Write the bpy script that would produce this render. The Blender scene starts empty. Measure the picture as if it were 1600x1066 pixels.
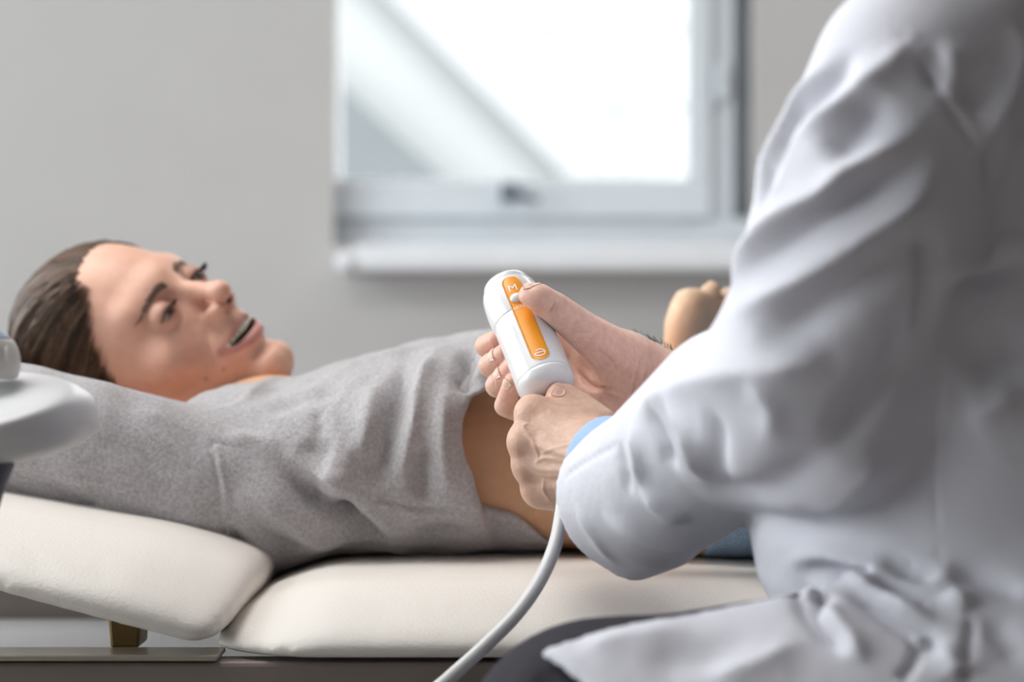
import bpy, bmesh, math, random
import numpy as np
from mathutils import Vector, Matrix
from mathutils.bvhtree import BVHTree

# ------------------------------------------------------------------ camera, world, light, exposure
SC = bpy.context.scene
COL = SC.collection
FPX = 3778.0            # focal length in pixels of the 1600 px wide frame
CZ = 0.863              # camera height
cam = bpy.data.cameras.new('camera')
cam.sensor_width = 36.0
cam.lens = FPX / 1600.0 * 36.0
cam.clip_start = 0.05
cam.clip_end = 200
cam.dof.use_dof = True
cam.dof.focus_distance = 1.665
cam.dof.aperture_fstop = 4.2
cam_o = bpy.data.objects.new('camera', cam)
COL.objects.link(cam_o)
cam_o.location = (0, 0, CZ)
cam_o.rotation_euler = (math.pi / 2, 0, 0)
SC.camera = cam_o
SC.view_settings.view_transform = 'Standard'
SC.view_settings.look = 'None'
SC.view_settings.gamma = 1
SC.view_settings.use_curve_mapping = False
SC.view_settings.exposure = -0.06

world = bpy.data.worlds.new('sky')
SC.world = world
world.use_nodes = True
wn = world.node_tree
wn.nodes.clear()
wo = wn.nodes.new('ShaderNodeOutputWorld')
wb = wn.nodes.new('ShaderNodeBackground')
wb.inputs['Color'].default_value = (0.95, 0.975, 1.0, 1)
wb.inputs['Strength'].default_value = 6.2
wn.links.new(wb.outputs[0], wo.inputs[0])

sun = bpy.data.lights.new('sun', 'SUN')
sun.energy = 1.0
sun.angle = 0.02
sun.color = (1.0, 0.97, 0.93)
sun_o = bpy.data.objects.new('sun', sun)
COL.objects.link(sun_o)
sun_o.rotation_euler = (math.radians(42), 0, math.radians(-8))   # high, from behind the camera's building

def portal(loc, rot, sx, sy):
    l = bpy.data.lights.new('window_portal', 'AREA')
    l.shape = 'RECTANGLE'; l.size = sx; l.size_y = sy
    l.cycles.is_portal = True
    o = bpy.data.objects.new('window_portal', l)
    COL.objects.link(o); o.location = loc; o.rotation_euler = rot
    return o
portal((0.06, 4.66, 1.75), (-math.pi / 2, 0, 0), 0.86, 1.36)       # back window
portal((-2.48, 2.1, 1.55), (0, -math.pi / 2, 0), 2.1, 3.6)         # window in the left wall

def ceiling_lamp(loc, sx, sy, e):
    l = bpy.data.lights.new('ceiling_panel_light', 'AREA')
    l.shape = 'RECTANGLE'; l.size = sx; l.size_y = sy; l.energy = e
    l.color = (1.0, 0.98, 0.96)
    o = bpy.data.objects.new('ceiling_panel_light', l)
    COL.objects.link(o); o.location = loc
    return o
ceiling_lamp((-0.95, 1.75, 2.64), 1.2, 0.9, 29)
ceiling_lamp((1.2, 3.5, 2.64), 1.2, 0.9, 9)  # added out of view to brighten the back wall right of the window

# ------------------------------------------------------------------ helpers
def P(px, py, d):
    return np.array([(px - 800) / FPX * d, d, CZ + (533 - py) / FPX * d])
def A(*v):
    return np.array(v, float)

WL = {}   # world location of each object, for parenting
def put(name, V, Fc, mat, parent=None, origin=None, smooth=True, col=None):
    V = np.asarray(V, float)
    if parent is not None:
        base = WL[parent.name]
    else:
        base = np.zeros(3) if origin is None else np.asarray(origin, float)
    me = bpy.data.meshes.new(name)
    if isinstance(Fc, np.ndarray):
        n, k = Fc.shape
        me.vertices.add(len(V)); me.vertices.foreach_set('co', (V - base).ravel())
        me.loops.add(n * k); me.loops.foreach_set('vertex_index', Fc.ravel().astype(np.int32))
        me.polygons.add(n); me.polygons.foreach_set('loop_start', np.arange(0, n * k, k, dtype=np.int32))
        me.update(calc_edges=True)
    else:
        me.from_pydata((V - base).tolist(), [], Fc)
    me.validate()
    if smooth:
        me.polygons.foreach_set('use_smooth', [True] * len(me.polygons))
    if col is not None:
        at = me.attributes.new('Col', 'FLOAT_COLOR', 'POINT')
        c = np.ones((len(V), 4), np.float32); c[:, :3] = col
        at.data.foreach_set('color', c.ravel())
    if mat is not None:
        me.materials.append(M[mat])
    o = bpy.data.objects.new(name, me)
    COL.objects.link(o)
    if parent is not None:
        o.parent = parent; WL[o.name] = base.copy()
    else:
        o.location = base; WL[o.name] = base.copy()
    return o
def empty(name, loc):
    o = bpy.data.objects.new(name, None)
    COL.objects.link(o); o.location = loc; WL[o.name] = np.asarray(loc, float)
    o.empty_display_size = 0.05
    return o
def tag(o, label=None, cat=None, group=None, kind=None):
    if label: o['label'] = label
    if cat: o['category'] = cat
    if group: o['group'] = group
    if kind: o['kind'] = kind
    return o

def box(x0, x1, y0, y1, z0, z1):
    V = [(x, y, z) for x in (x0, x1) for y in (y0, y1) for z in (z0, z1)]
    Fc = [(0, 1, 3, 2), (4, 6, 7, 5), (0, 4, 5, 1), (2, 3, 7, 6), (0, 2, 6, 4), (1, 5, 7, 3)]
    return np.array(V, float), Fc
def merge(*parts):
    V = []; Fc = []; n = 0
    for v, f in parts:
        v = np.asarray(v, float)
        V.append(v); Fc += [tuple(int(i) + n for i in q) for q in f]; n += len(v)
    return np.concatenate(V), Fc
def bevel(o, w, seg=2):
    m = o.modifiers.new('bevel', 'BEVEL'); m.width = w; m.segments = seg; m.limit_method = 'ANGLE'
    o.data.polygons.foreach_set('use_smooth', [False] * len(o.data.polygons))
    return o
def crom(pts, n=8):
    """Catmull-Rom through the points."""
    p = np.asarray(pts, float)
    if len(p) < 3:
        t = np.linspace(0, 1, n + 1)[:, None]
        return p[0] * (1 - t) + p[-1] * t
    q = np.vstack([2 * p[0] - p[1], p, 2 * p[-1] - p[-2]])
    out = []
    for i in range(1, len(q) - 2):
        a, b, c, d = q[i - 1], q[i], q[i + 1], q[i + 2]
        for t in np.linspace(0, 1, n, endpoint=False):
            out.append(0.5 * ((2 * b) + (c - a) * t + (2 * a - 5 * b + 4 * c - d) * t * t + (3 * b - a - 3 * c + d) * t ** 3))
    out.append(q[-2])
    return np.array(out)
def tube(path, r, seg=10, caps=True):
    path = np.asarray(path, float); n = len(path)
    r = np.full(n, r) if np.isscalar(r) else np.asarray(r, float)
    T = np.gradient(path, axis=0); T /= np.linalg.norm(T, axis=1)[:, None] + 1e-12
    up = A(0, 0, 1) if abs(T[0][2]) < 0.9 else A(1, 0, 0)
    V = []; nrm = np.cross(T[0], up); nrm /= np.linalg.norm(nrm)
    for i in range(n):
        nrm = nrm - T[i] * (nrm @ T[i]); nrm /= np.linalg.norm(nrm) + 1e-12
        b = np.cross(T[i], nrm)
        for k in range(seg):
            a = 2 * math.pi * k / seg
            V.append(path[i] + r[i] * (math.cos(a) * nrm + math.sin(a) * b))
    Fc = [(i * seg + k, i * seg + (k + 1) % seg, (i + 1) * seg + (k + 1) % seg, (i + 1) * seg + k) for i in range(n - 1) for k in range(seg)]
    if caps:
        Fc += [tuple(range(seg))[::-1], tuple((n - 1) * seg + k for k in range(seg))]
    return np.array(V), Fc
def frame_of(axis, hint):
    z = axis / np.linalg.norm(axis)
    x = hint - z * (hint @ z); x /= np.linalg.norm(x)
    return x, np.cross(z, x), z
def lathe(prof, c, x, y, z, seg=48):
    V = []; Fc = []
    for s, r in prof:
        for k in range(seg):
            a = 2 * math.pi * k / seg
            V.append(c + z * s + r * (math.cos(a) * x + math.sin(a) * y))
    n = len(prof)
    Fc = [(i * seg + k, (i + 1) * seg + k, (i + 1) * seg + (k + 1) % seg, i * seg + (k + 1) % seg) for i in range(n - 1) for k in range(seg)]
    Fc += [tuple(range(seg)), tuple((n - 1) * seg + k for k in range(seg))[::-1]]
    return np.array(V), Fc

# ---- signed distance shapes, evaluated on (N,3) arrays
def sph(p, c, r):
    return np.linalg.norm(p - np.asarray(c, p.dtype), axis=1) - r
def ell(p, c, r, R=None):
    q = p - np.asarray(c, p.dtype)
    if R is not None: q = q @ np.asarray(R, p.dtype)
    r = np.asarray(r, p.dtype)
    k0 = np.linalg.norm(q / r, axis=1); k1 = np.linalg.norm(q / (r * r), axis=1) + 1e-6
    return k0 * (k0 - 1) / k1
def rc(p, a, b, r1, r2):
    a = np.asarray(a, p.dtype); b = np.asarray(b, p.dtype)
    ba = b - a; q = p - a
    h = np.clip((q @ ba) / (ba @ ba), 0, 1)
    return np.linalg.norm(q - h[:, None] * ba, axis=1) - (r1 + (r2 - r1) * h)
def chain(p, pts, rs):
    d = None
    for i in range(len(pts) - 1):
        e = rc(p, pts[i], pts[i + 1], rs[i], rs[i + 1])
        d = e if d is None else np.minimum(d, e)
    return d
def smin(a, b, k):
    h = np.clip(0.5 + 0.5 * (b - a) / k, 0, 1)
    return b * (1 - h) + a * h - k * h * (1 - h)
def smax(a, b, k):
    return -smin(-a, -b, k)
def ssub(a, b, k):
    return smax(a, -b, k)
def rbox(p, c, h, r, R=None):
    q = p - np.asarray(c, p.dtype)
    if R is not None: q = q @ np.asarray(R, p.dtype)
    q = np.abs(q) - (np.asarray(h, p.dtype) - r)
    return np.linalg.norm(np.maximum(q, 0), axis=1) + np.minimum(q.max(axis=1), 0) - r

def mesh_sdf(f, lo, hi, h, band=1.7, s=4):
    """Sparse surface nets: returns vertices and quads of f = 0."""
    lo = np.asarray(lo, float); hi = np.asarray(hi, float)
    nc = np.ceil((hi - lo) / (h * s)).astype(int) + 1
    ax = [lo[i] + np.arange(nc[i] + 1) * h * s for i in range(3)]
    G = np.stack(np.meshgrid(*ax, indexing='ij'), -1).reshape(-1, 3).astype(np.float32)
    dc = f(G).reshape(nc + 1)
    m = np.full(nc, np.inf, np.float32)
    for a in (0, 1):
        for b in (0, 1):
            for c in (0, 1):
                m = np.minimum(m, np.abs(dc[a:nc[0] + a, b:nc[1] + b, c:nc[2] + c]))
    act = m < s * h * band
    n = nc * s + 1
    D = np.ones(n, np.float32)
    sg = np.sign(dc[:-1, :-1, :-1]) + (dc[:-1, :-1, :-1] == 0)
    D[:-1, :-1, :-1] = np.repeat(np.repeat(np.repeat(sg, s, 0), s, 1), s, 2)
    mask = np.zeros(n, bool)
    mb = np.repeat(np.repeat(np.repeat(act, s, 0), s, 1), s, 2)
    for a in (0, 1):
        for b in (0, 1):
            for c in (0, 1):
                mask[a:n[0] - 1 + a, b:n[1] - 1 + b, c:n[2] - 1 + c] |= mb
    idx = np.argwhere(mask)
    vals = np.empty(len(idx), np.float32)
    for i in range(0, len(idx), 400000):
        vals[i:i + 400000] = f((lo + idx[i:i + 400000] * h).astype(np.float32))
    D[mask] = vals
    S = D < 0
    cnt = np.zeros(n - 1, np.int8)
    for a in (0, 1):
        for b in (0, 1):
            for c in (0, 1):
                cnt += S[a:n[0] - 1 + a, b:n[1] - 1 + b, c:n[2] - 1 + c]
    cells = np.argwhere((cnt > 0) & (cnt < 8))
    vid = np.full(n - 1, -1, np.int32)
    vid[cells[:, 0], cells[:, 1], cells[:, 2]] = np.arange(len(cells))
    acc = np.zeros((len(cells), 3)); num = np.zeros(len(cells))
    corners = [(a, b, c) for a in (0, 1) for b in (0, 1) for c in (0, 1)]
    for u in corners:
        for k in range(3):
            if u[k]: continue
            w = list(u); w[k] = 1
            d0 = D[cells[:, 0] + u[0], cells[:, 1] + u[1], cells[:, 2] + u[2]]
            d1 = D[cells[:, 0] + w[0], cells[:, 1] + w[1], cells[:, 2] + w[2]]
            x = (d0 < 0) != (d1 < 0)
            t = np.where(x, d0 / np.where(x, d0 - d1, 1), 0)
            pt = np.tile(np.array(u, float), (len(cells), 1)); pt[:, k] = t
            acc[x] += pt[x]; num += x
    V = lo + (cells + acc / num[:, None]) * h
    Q = []
    for k in range(3):
        i, j = (k + 1) % 3, (k + 2) % 3
        sl0 = [slice(None)] * 3; sl1 = [slice(None)] * 3
        sl0[k] = slice(0, -1); sl1[k] = slice(1, None)
        ch = S[tuple(sl0)] != S[tuple(sl1)]
        e = np.argwhere(ch)
        e = e[(e[:, i] > 0) & (e[:, j] > 0) & (e[:, i] < n[i] - 1) & (e[:, j] < n[j] - 1)]
        di = np.zeros(3, int); di[i] = 1
        dj = np.zeros(3, int); dj[j] = 1
        g = lambda c: vid[c[:, 0], c[:, 1], c[:, 2]]
        q = np.stack([g(e - di - dj), g(e - dj), g(e), g(e - di)], 1)
        ins = S[e[:, 0], e[:, 1], e[:, 2]]
        q[~ins] = q[~ins][:, ::-1]
        Q.append(q)
    Q = np.concatenate(Q)
    Q = Q[(Q >= 0).all(1)]
    return V, Q
def vnormals(V, Q):
    n = np.cross(V[Q[:, 2]] - V[Q[:, 0]], V[Q[:, 3]] - V[Q[:, 1]])
    N = np.zeros_like(V)
    for k in range(4):
        np.add.at(N, Q[:, k], n)
    return N / (np.linalg.norm(N, axis=1)[:, None] + 1e-12)
def relax(V, Q, it=2, f=0.5):
    for _ in range(it):
        s = np.zeros_like(V); c = np.zeros(len(V))
        for a, b in ((0, 1), (1, 2), (2, 3), (3, 0)):
            np.add.at(s, Q[:, a], V[Q[:, b]]); np.add.at(s, Q[:, b], V[Q[:, a]])
            np.add.at(c, Q[:, a], 1); np.add.at(c, Q[:, b], 1)
        V = V + f * (s / np.maximum(c, 1)[:, None] - V)
    return V
def polydist(V, path, sel=None):
    best = np.full(len(V), 1e9); tt = np.zeros(len(V)); n = len(path) - 1
    for i in range(n):
        a, b = path[i], path[i + 1]; ba = b - a
        h = np.clip(((V - a) @ ba) / (ba @ ba + 1e-12), 0, 1)
        d = np.linalg.norm(V - a - h[:, None] * ba, axis=1)
        u = d < best
        best[u] = d[u]; tt[u] = (i + h[u]) / n
    return best, tt
EYE = Vector((0, 0, CZ))
class Folds:
    """Folds, seams and creases laid on a surface: raised or sunk along the surface normal."""
    def __init__(self, V, Q):
        self.V = V; self.Q = Q
        self.bvh = BVHTree.FromPolygons(V.tolist(), Q.tolist())
        self.N = vnormals(V, Q)
        self.D = np.zeros(len(V))
    def hit(self, px, py):
        d = Vector(P(px, py, 1.0) - P(800, 533, 0.0)); d.normalize()
        loc, nor, i, dist = self.bvh.ray_cast(EYE, d)
        if loc is None:
            loc, nor, i, dist = self.bvh.find_nearest(EYE + d * self.dd)
        else:
            self.dd = dist
        return np.array(loc)
    dd = 1.5
    def line(self, pts, w, h, n=6, taper=0.36, side=0):
        path = crom([self.hit(*q) for q in pts], n)
        if taper > .3:      # let folds run out softly past their ends
            path = np.vstack([path[0] * 1.9 - path[4] * .9, path, path[-1] * 1.9 - path[-5] * .9])
        self.path3(path, w, h, taper)
    crest = False
    def path3(self, path, w, h, taper=0.25):
        lo = path.min(0) - 4.5 * w; hi = path.max(0) + 4.5 * w
        s = np.where(((self.V > lo) & (self.V < hi)).all(1))[0]
        if not len(s): return
        d, t = polydist(self.V[s], path)
        e = np.ones(len(s))
        if taper > 0:
            e = np.clip(np.minimum(t, 1 - t) / taper, 0, 1); e = e * e * (3 - 2 * e)
        if self.crest and h > 0:
            self.D[s] += h * e * np.exp(-1.35 * (np.sqrt((d / w) ** 2 + .06) - .245))
        else:
            self.D[s] += h * e * np.exp(-(d / w) ** 2)
    def done(self):
        return self.V + self.N * self.D[:, None]

# ------------------------------------------------------------------ materials
M = {}
def mat(name, color, rough=0.5, metal=0.0, noise=None, bump=None, attr=False, sss=0.0, sheen=0.0, spec=0.5, coat=0.0, stretch=(1, 1, 1), emit=None, rad=(0.010, 0.0035, 0.002)):
    m = bpy.data.materials.new(name); m.use_nodes = True
    nt = m.node_tree; b = nt.nodes['Principled BSDF']
    b.inputs['Roughness'].default_value = rough; b.inputs['Metallic'].default_value = metal
    b.inputs['Specular IOR Level'].default_value = spec
    if sheen:
        b.inputs['Sheen Weight'].default_value = sheen; b.inputs['Sheen Roughness'].default_value = 0.5
    if coat:
        b.inputs['Coat Weight'].default_value = coat; b.inputs['Coat Roughness'].default_value = 0.12
    if sss:
        b.inputs['Subsurface Weight'].default_value = sss
        b.inputs['Subsurface Radius'].default_value = [r * 100 for r in rad]
        b.inputs['Subsurface Scale'].default_value = 0.01
    tc = nt.nodes.new('ShaderNodeTexCoord'); mp = nt.nodes.new('ShaderNodeMapping')
    mp.inputs['Scale'].default_value = stretch
    nt.links.new(tc.outputs['Object'], mp.inputs['Vector'])
    csock = None
    if attr:
        at = nt.nodes.new('ShaderNodeAttribute'); at.attribute_name = 'Col'; csock = at.outputs['Color']
    if noise:
        sc, amt, det = noise
        nz = nt.nodes.new('ShaderNodeTexNoise'); nz.inputs['Scale'].default_value = sc; nz.inputs['Detail'].default_value = det
        nt.links.new(mp.outputs[0], nz.inputs['Vector'])
        mr = nt.nodes.new('ShaderNodeMapRange')
        mr.inputs['From Min'].default_value = 0.3; mr.inputs['From Max'].default_value = 0.7
        mr.inputs['To Min'].default_value = 1 - amt; mr.inputs['To Max'].default_value = 1 + amt
        nt.links.new(nz.outputs['Fac'], mr.inputs['Value'])
        mx = nt.nodes.new('ShaderNodeVectorMath'); mx.operation = 'MULTIPLY'
        if csock is not None: nt.links.new(csock, mx.inputs[0])
        else: mx.inputs[0].default_value = color[:3]
        nt.links.new(mr.outputs[0], mx.inputs[1])
        csock = mx.outputs[0]
    if csock is not None: nt.links.new(csock, b.inputs['Base Color'])
    else: b.inputs['Base Color'].default_value = (*color[:3], 1)
    if bump:
        prev = None
        for sc, dist, det in bump:
            nz = nt.nodes.new('ShaderNodeTexNoise'); nz.inputs['Scale'].default_value = sc; nz.inputs['Detail'].default_value = det
            nt.links.new(mp.outputs[0], nz.inputs['Vector'])
            bp = nt.nodes.new('ShaderNodeBump'); bp.inputs['Distance'].default_value = dist; bp.inputs['Strength'].default_value = 1.0
            nt.links.new(nz.outputs['Fac'], bp.inputs['Height'])
            if prev is not None: nt.links.new(prev, bp.inputs['Normal'])
            prev = bp.outputs[0]
        nt.links.new(prev, b.inputs['Normal'])
    if emit:
        b.inputs['Emission Color'].default_value = (*emit[0], 1); b.inputs['Emission Strength'].default_value = emit[1]
    M[name] = m
    return m
mat('wall', (0.525, 0.512, 0.51), 0.9, noise=(6, 0.015, 3), bump=[(180, 0.0006, 2)])
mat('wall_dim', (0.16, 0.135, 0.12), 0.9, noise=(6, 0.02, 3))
mat('wall_front', (0.40, 0.38, 0.36), 0.9, noise=(6, 0.02, 3))
mat('ceiling', (0.55, 0.54, 0.53), 0.95, noise=(4, 0.01, 2))
mat('floor', (0.34, 0.31, 0.29), 0.45, noise=(14, 0.12, 4), bump=[(60, 0.0004, 2)])
mat('frame_grey', (0.70, 0.75, 0.80), 0.4, noise=(20, 0.02, 2))
mat('dark_metal', (0.16, 0.18, 0.22), 0.5, 0.2, noise=(40, 0.1, 2))
mat('sill_white', (0.84, 0.86, 0.90), 0.45, noise=(20, 0.02, 2))
mat('vinyl', (0.75, 0.71, 0.665), 0.55, noise=(5, 0.015, 2), bump=[(420, 0.00035, 3), (22, 0.0010, 2)])
mat('brown_metal', (0.24, 0.20, 0.18), 0.4, 0.3, noise=(3, 0.12, 3), stretch=(0.4, 1, 8))
mat('edge_metal', (0.42, 0.37, 0.31), 0.3, 0.6, noise=(9, 0.1, 2))
mat('brass', (0.22, 0.145, 0.06), 0.4, 0.7, noise=(30, 0.15, 2))
mat('pale_panel', (0.66, 0.66, 0.67), 0.6, noise=(9, 0.02, 2))
mat('skin', (0.6, 0.4, 0.3), 0.48, attr=True, noise=(95, 0.05, 3), bump=[(900, 0.00012, 2), (260, 0.00022, 3)], sss=0.13, spec=0.42)
mat('skin_man', (0.6, 0.4, 0.3), 0.46, attr=True, noise=(190, 0.085, 5), bump=[(1300, 0.00014, 2), (420, 0.00040, 4)], sss=0.13, spec=0.45)
mat('nail', (0.74, 0.46, 0.38), 0.38, noise=(200, 0.04, 2), sss=0.1)
mat('hair', (0.075, 0.040, 0.024), 0.5, attr=True, noise=(60, 0.25, 3), spec=0.3)
mat('brow_hair', (0.15, 0.09, 0.062), 0.6, noise=(300, 0.2, 2))
mat('dark_hair', (0.03, 0.018, 0.012), 0.5, noise=(300, 0.2, 2))
mat('eye', (0.8, 0.8, 0.8), 0.15, attr=True, coat=0.5, noise=(300, 0.03, 2))
mat('teeth', (0.74, 0.67, 0.55), 0.25, noise=(200, 0.03, 2))
mat('pearl', (0.8, 0.8, 0.78), 0.2, noise=(200, 0.03, 2))
mat('wool', (0.465, 0.445, 0.46), 0.95, noise=(380, 0.21, 6), bump=[(900, 0.0011, 4), (120, 0.0012, 3)], sheen=0.35, spec=0.15)
mat('wool_seam', (0.27, 0.255, 0.265), 0.95, noise=(500, 0.2, 4), bump=[(900, 0.0010, 3)], sheen=0.3, spec=0.1)
mat('denim', (0.24, 0.34, 0.46), 0.85, noise=(650, 0.35, 4), bump=[(1400, 0.0006, 3)], spec=0.2, stretch=(1, 1, 0.5))
mat('denim_dark', (0.035, 0.055, 0.09), 0.85, noise=(650, 0.3, 3), spec=0.2)
mat('belt_tan', (0.42, 0.16, 0.055), 0.6, noise=(160, 0.15, 3), bump=[(500, 0.0004, 3)])
mat('coat_white', (0.655, 0.655, 0.72), 0.8, noise=(26, 0.015, 3), bump=[(1500, 0.00012, 2), (60, 0.0010, 2)], sheen=0.12, spec=0.2)
mat('coat_seam', (0.52, 0.52, 0.58), 0.85, noise=(900, 0.1, 2))
mat('shirt_blue', (0.33, 0.46, 0.82), 0.8, noise=(1200, 0.08, 2), spec=0.2)
mat('trousers', (0.030, 0.028, 0.036), 0.85, noise=(900, 0.25, 2), bump=[(1400, 0.0003, 2)], spec=0.25)
mat('plastic_white', (0.74, 0.74, 0.76), 0.22, noise=(40, 0.008, 2), coat=0.25)
mat('plastic_gloss', (0.75, 0.75, 0.77), 0.15, noise=(40, 0.008, 2), coat=0.4)
mat('label_orange', (0.90, 0.33, 0.015), 0.4, noise=(60, 0.02, 2))
mat('print_white', (0.88, 0.86, 0.82), 0.5, noise=(90, 0.01, 2))
mat('cable_white', (0.66, 0.66, 0.67), 0.38, noise=(60, 0.02, 2))
mat('device_white', (0.66, 0.66, 0.68), 0.38, noise=(60, 0.02, 2), bump=[(1500, 0.00006, 2)])
mat('device_cream', (0.55, 0.53, 0.50), 0.45, noise=(90, 0.02, 2))
mat('device_blue', (0.31, 0.37, 0.50), 0.5, noise=(90, 0.03, 2))
mat('device_dark', (0.05, 0.06, 0.085), 0.5, noise=(60, 0.05, 2))
mat('siding', (0.32, 0.32, 0.32), 0.8, noise=(3, 0.02, 2))
mat('roof_grey', (0.235, 0.235, 0.235), 0.8, noise=(4, 0.05, 2))
mat('roof_white', (0.262, 0.266, 0.268), 0.7, noise=(3, 0.02, 2))
mat('slate', (0.085, 0.092, 0.098), 0.7, noise=(3, 0.05, 2))
mat('ground', (0.30, 0.31, 0.29), 0.9, noise=(2, 0.1, 3))
mat('lamp_panel', (0.9, 0.9, 0.88), 0.5, noise=(5, 0.01, 1), emit=((1, 0.96, 0.9), 1.5))
def glass(name):
    m = bpy.data.materials.new(name); m.use_nodes = True
    nt = m.node_tree; b = nt.nodes['Principled BSDF']; out = nt.nodes['Material Output']
    tr = nt.nodes.new('ShaderNodeBsdfTransparent'); tr.inputs[0].default_value = (0.97, 0.985, 0.98, 1)
    b.inputs['Roughness'].default_value = 0.03; b.inputs['Base Color'].default_value = (0.02, 0.02, 0.02, 1)
    fr = nt.nodes.new('ShaderNodeFresnel'); fr.inputs[0].default_value = 1.12
    mx = nt.nodes.new('ShaderNodeMixShader')
    nt.links.new(fr.outputs[0], mx.inputs[0]); nt.links.new(tr.outputs[0], mx.inputs[1]); nt.links.new(b.outputs[0], mx.inputs[2])
    nt.links.new(mx.outputs[0], out.inputs[0])
    M[name] = m
glass('glass')

# ------------------------------------------------------------------ the room
XL, XR, YB, YF, ZC = -2.4, 2.4, 4.5, -1.6, 2.7
def struct(name, V, Fc, m):
    return tag(put(name, V, Fc, m, smooth=False), kind='structure')
struct('floor', *box(XL - .1, XR + .1, YF - .1, YB + .2, -0.1, 0), 'floor')
struct('ceiling', *box(XL - .1, XR + .1, YF - .1, YB + .2, ZC, ZC + .1), 'ceiling')
WX0, WX1, WZ0, WZ1 = -0.331, 0.452, 1.040, 2.42      # opening of the back window
struct('wall_back', *merge(box(XL, WX0, YB, YB + .2, 0, ZC), box(WX1, XR, YB, YB + .2, 0, ZC), box(WX0, WX1, YB, YB + .2, 0, WZ0), box(WX0, WX1, YB, YB + .2, WZ1, ZC)), 'wall')
struct('wall_left', *merge(box(XL - .1, XL, YF, 0.3, 0, ZC), box(XL - .1, XL, 3.9, YB, 0, ZC), box(XL - .1, XL, 0.3, 3.9, 0, 0.5), box(XL - .1, XL, 0.3, 3.9, 2.6, ZC)), 'wall')
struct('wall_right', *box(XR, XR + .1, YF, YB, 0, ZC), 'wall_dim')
struct('wall_front', *box(XL, XR, YF - .1, YF, 0, ZC), 'wall_front')
struct('baseboard_back', *box(XL, XR, YB - .015, YB, 0, 0.09), 'sill_white')

# back window: fixed frame, opening sash, glass, handle, sill
w1 = tag(empty('window_1', (0.06, YB + .1, WZ0)), kind='structure')
yf0, yf1 = YB + .07, YB + .15
def bar(x0, x1, z0, z1, y0, y1, name, m, b=0.004):
    return bevel(put(name, *box(x0, x1, y0, y1, z0, z1), m, w1, smooth=False), b)
bar(WX0 - .06, WX1, WZ0, WZ0 + .055, yf0, yf1, 'frame_rail', 'frame_grey')
bar(WX0 - .06, WX1, WZ1 - .05, WZ1, yf0, yf1, 'frame_rail', 'frame_grey')
bar(0.375, 0.420, WZ0 + .055, WZ1 - .05, yf0, yf1, 'frame_stile', 'frame_grey')
bar(0.420, WX1, WZ0 + .055, WZ1 - .05, yf1 - .01, yf1 + .02, 'frame_stile', 'frame_grey')
bar(WX0 - .06, 0.375, WZ0 + .055, WZ0 + .128, yf0 - .018, yf1 - .03, 'sash_rail', 'frame_grey')
bar(WX0 - .06, 0.375, WZ1 - .12, WZ1 - .05, yf0 - .018, yf1 - .03, 'sash_rail', 'frame_grey')
bar(0.332, 0.375, WZ0 + .128, WZ1 - .12, yf0 - .018, yf1 - .03, 'sash_stile', 'frame_grey')
bar(WX0 - .06, WX0 - .005, WZ0 + .128, WZ1 - .12, yf0 - .018, yf1 - .03, 'sash_stile', 'frame_grey')
put('pane', *box(WX0 - .03, 0.34, yf0 + .02, yf0 + .026, WZ0 + .12, WZ1 - .11), 'glass', w1, smooth=False)
for zz in (1.35, 1.62, 2.1):
    bar(0.383, 0.405, zz - .035, zz + .035, yf0 - .022, yf0, 'hinge', 'frame_grey', 0.005)
hx, hz = P(795, 298, 4.54)[0], P(795, 298, 4.54)[2]
bar(hx - .016, hx + .016, hz - .022, hz + .016, yf0 - .034, yf0 - .018, 'handle_plate', 'dark_metal', 0.005)
hv, hf = tube([(hx, yf0 - .03, hz), (hx, yf0 - .062, hz), (hx + .02, yf0 - .066, hz - .012), (hx + .055, yf0 - .066, hz - .022)], [0.008, 0.008, 0.008, 0.006], 10)
put('handle_lever', hv, hf, 'dark_metal', w1)
sl = tag(empty('window_sill', (0.06, YB - .02, 0.986)), 'pale painted sill board with a rounded end under the window', 'window sill')
bevel(put('sill_board', *box(P(552, 0, 4.4)[0], 0.62, YB - .11, YB + .07, 0.992, 1.038), 'sill_white', sl, smooth=False), 0.008, 3)
cv, cf = tube([(P(541, 0, 4.4)[0], YB - .11, 1.008), (P(541, 0, 4.4)[0], YB - .0, 1.008)], 0.019, 18)
put('end_cap', cv, cf, 'sill_white', sl)

# window in the left wall (lights the room from the side)
w2 = tag(empty('window_2', (XL - .05, 2.1, 0.5)), kind='structure')
for y in (0.3, 1.48, 2.66, 3.84):
    put('mullion', *box(XL - .09, XL - .02, y, y + .06, 0.5, 2.6), 'frame_grey', w2, smooth=False)
for z in (0.5, 2.54):
    put('frame_rail', *box(XL - .09, XL - .02, 0.3, 3.9, z, z + .06), 'frame_grey', w2, smooth=False)
for y in (0.36, 1.54, 2.72):
    put('pane', *box(XL - .06, XL - .055, y, y + 1.12, 0.56, 2.54), 'glass', w2, smooth=False)
for lx, ly, lb in ((-0.95, 1.75, 'large flat white ceiling panel lamp above the couch head'), (1.2, 3.5, 'added unseen ceiling panel lamp that brightens the wall right of the window')):
    cl = tag(empty('ceiling_lamp', (lx, ly, ZC)), lb, 'lamp', 'ceiling panel lamps')
    bevel(put('housing', *box(lx - .63, lx + .63, ly - .48, ly + .48, ZC - .04, ZC), 'sill_white', cl, smooth=False), 0.004)
    put('diffuser', *box(lx - .60, lx + .60, ly - .45, ly + .45, ZC - .045, ZC - .0401), 'lamp_panel', cl, smooth=False)

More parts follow.
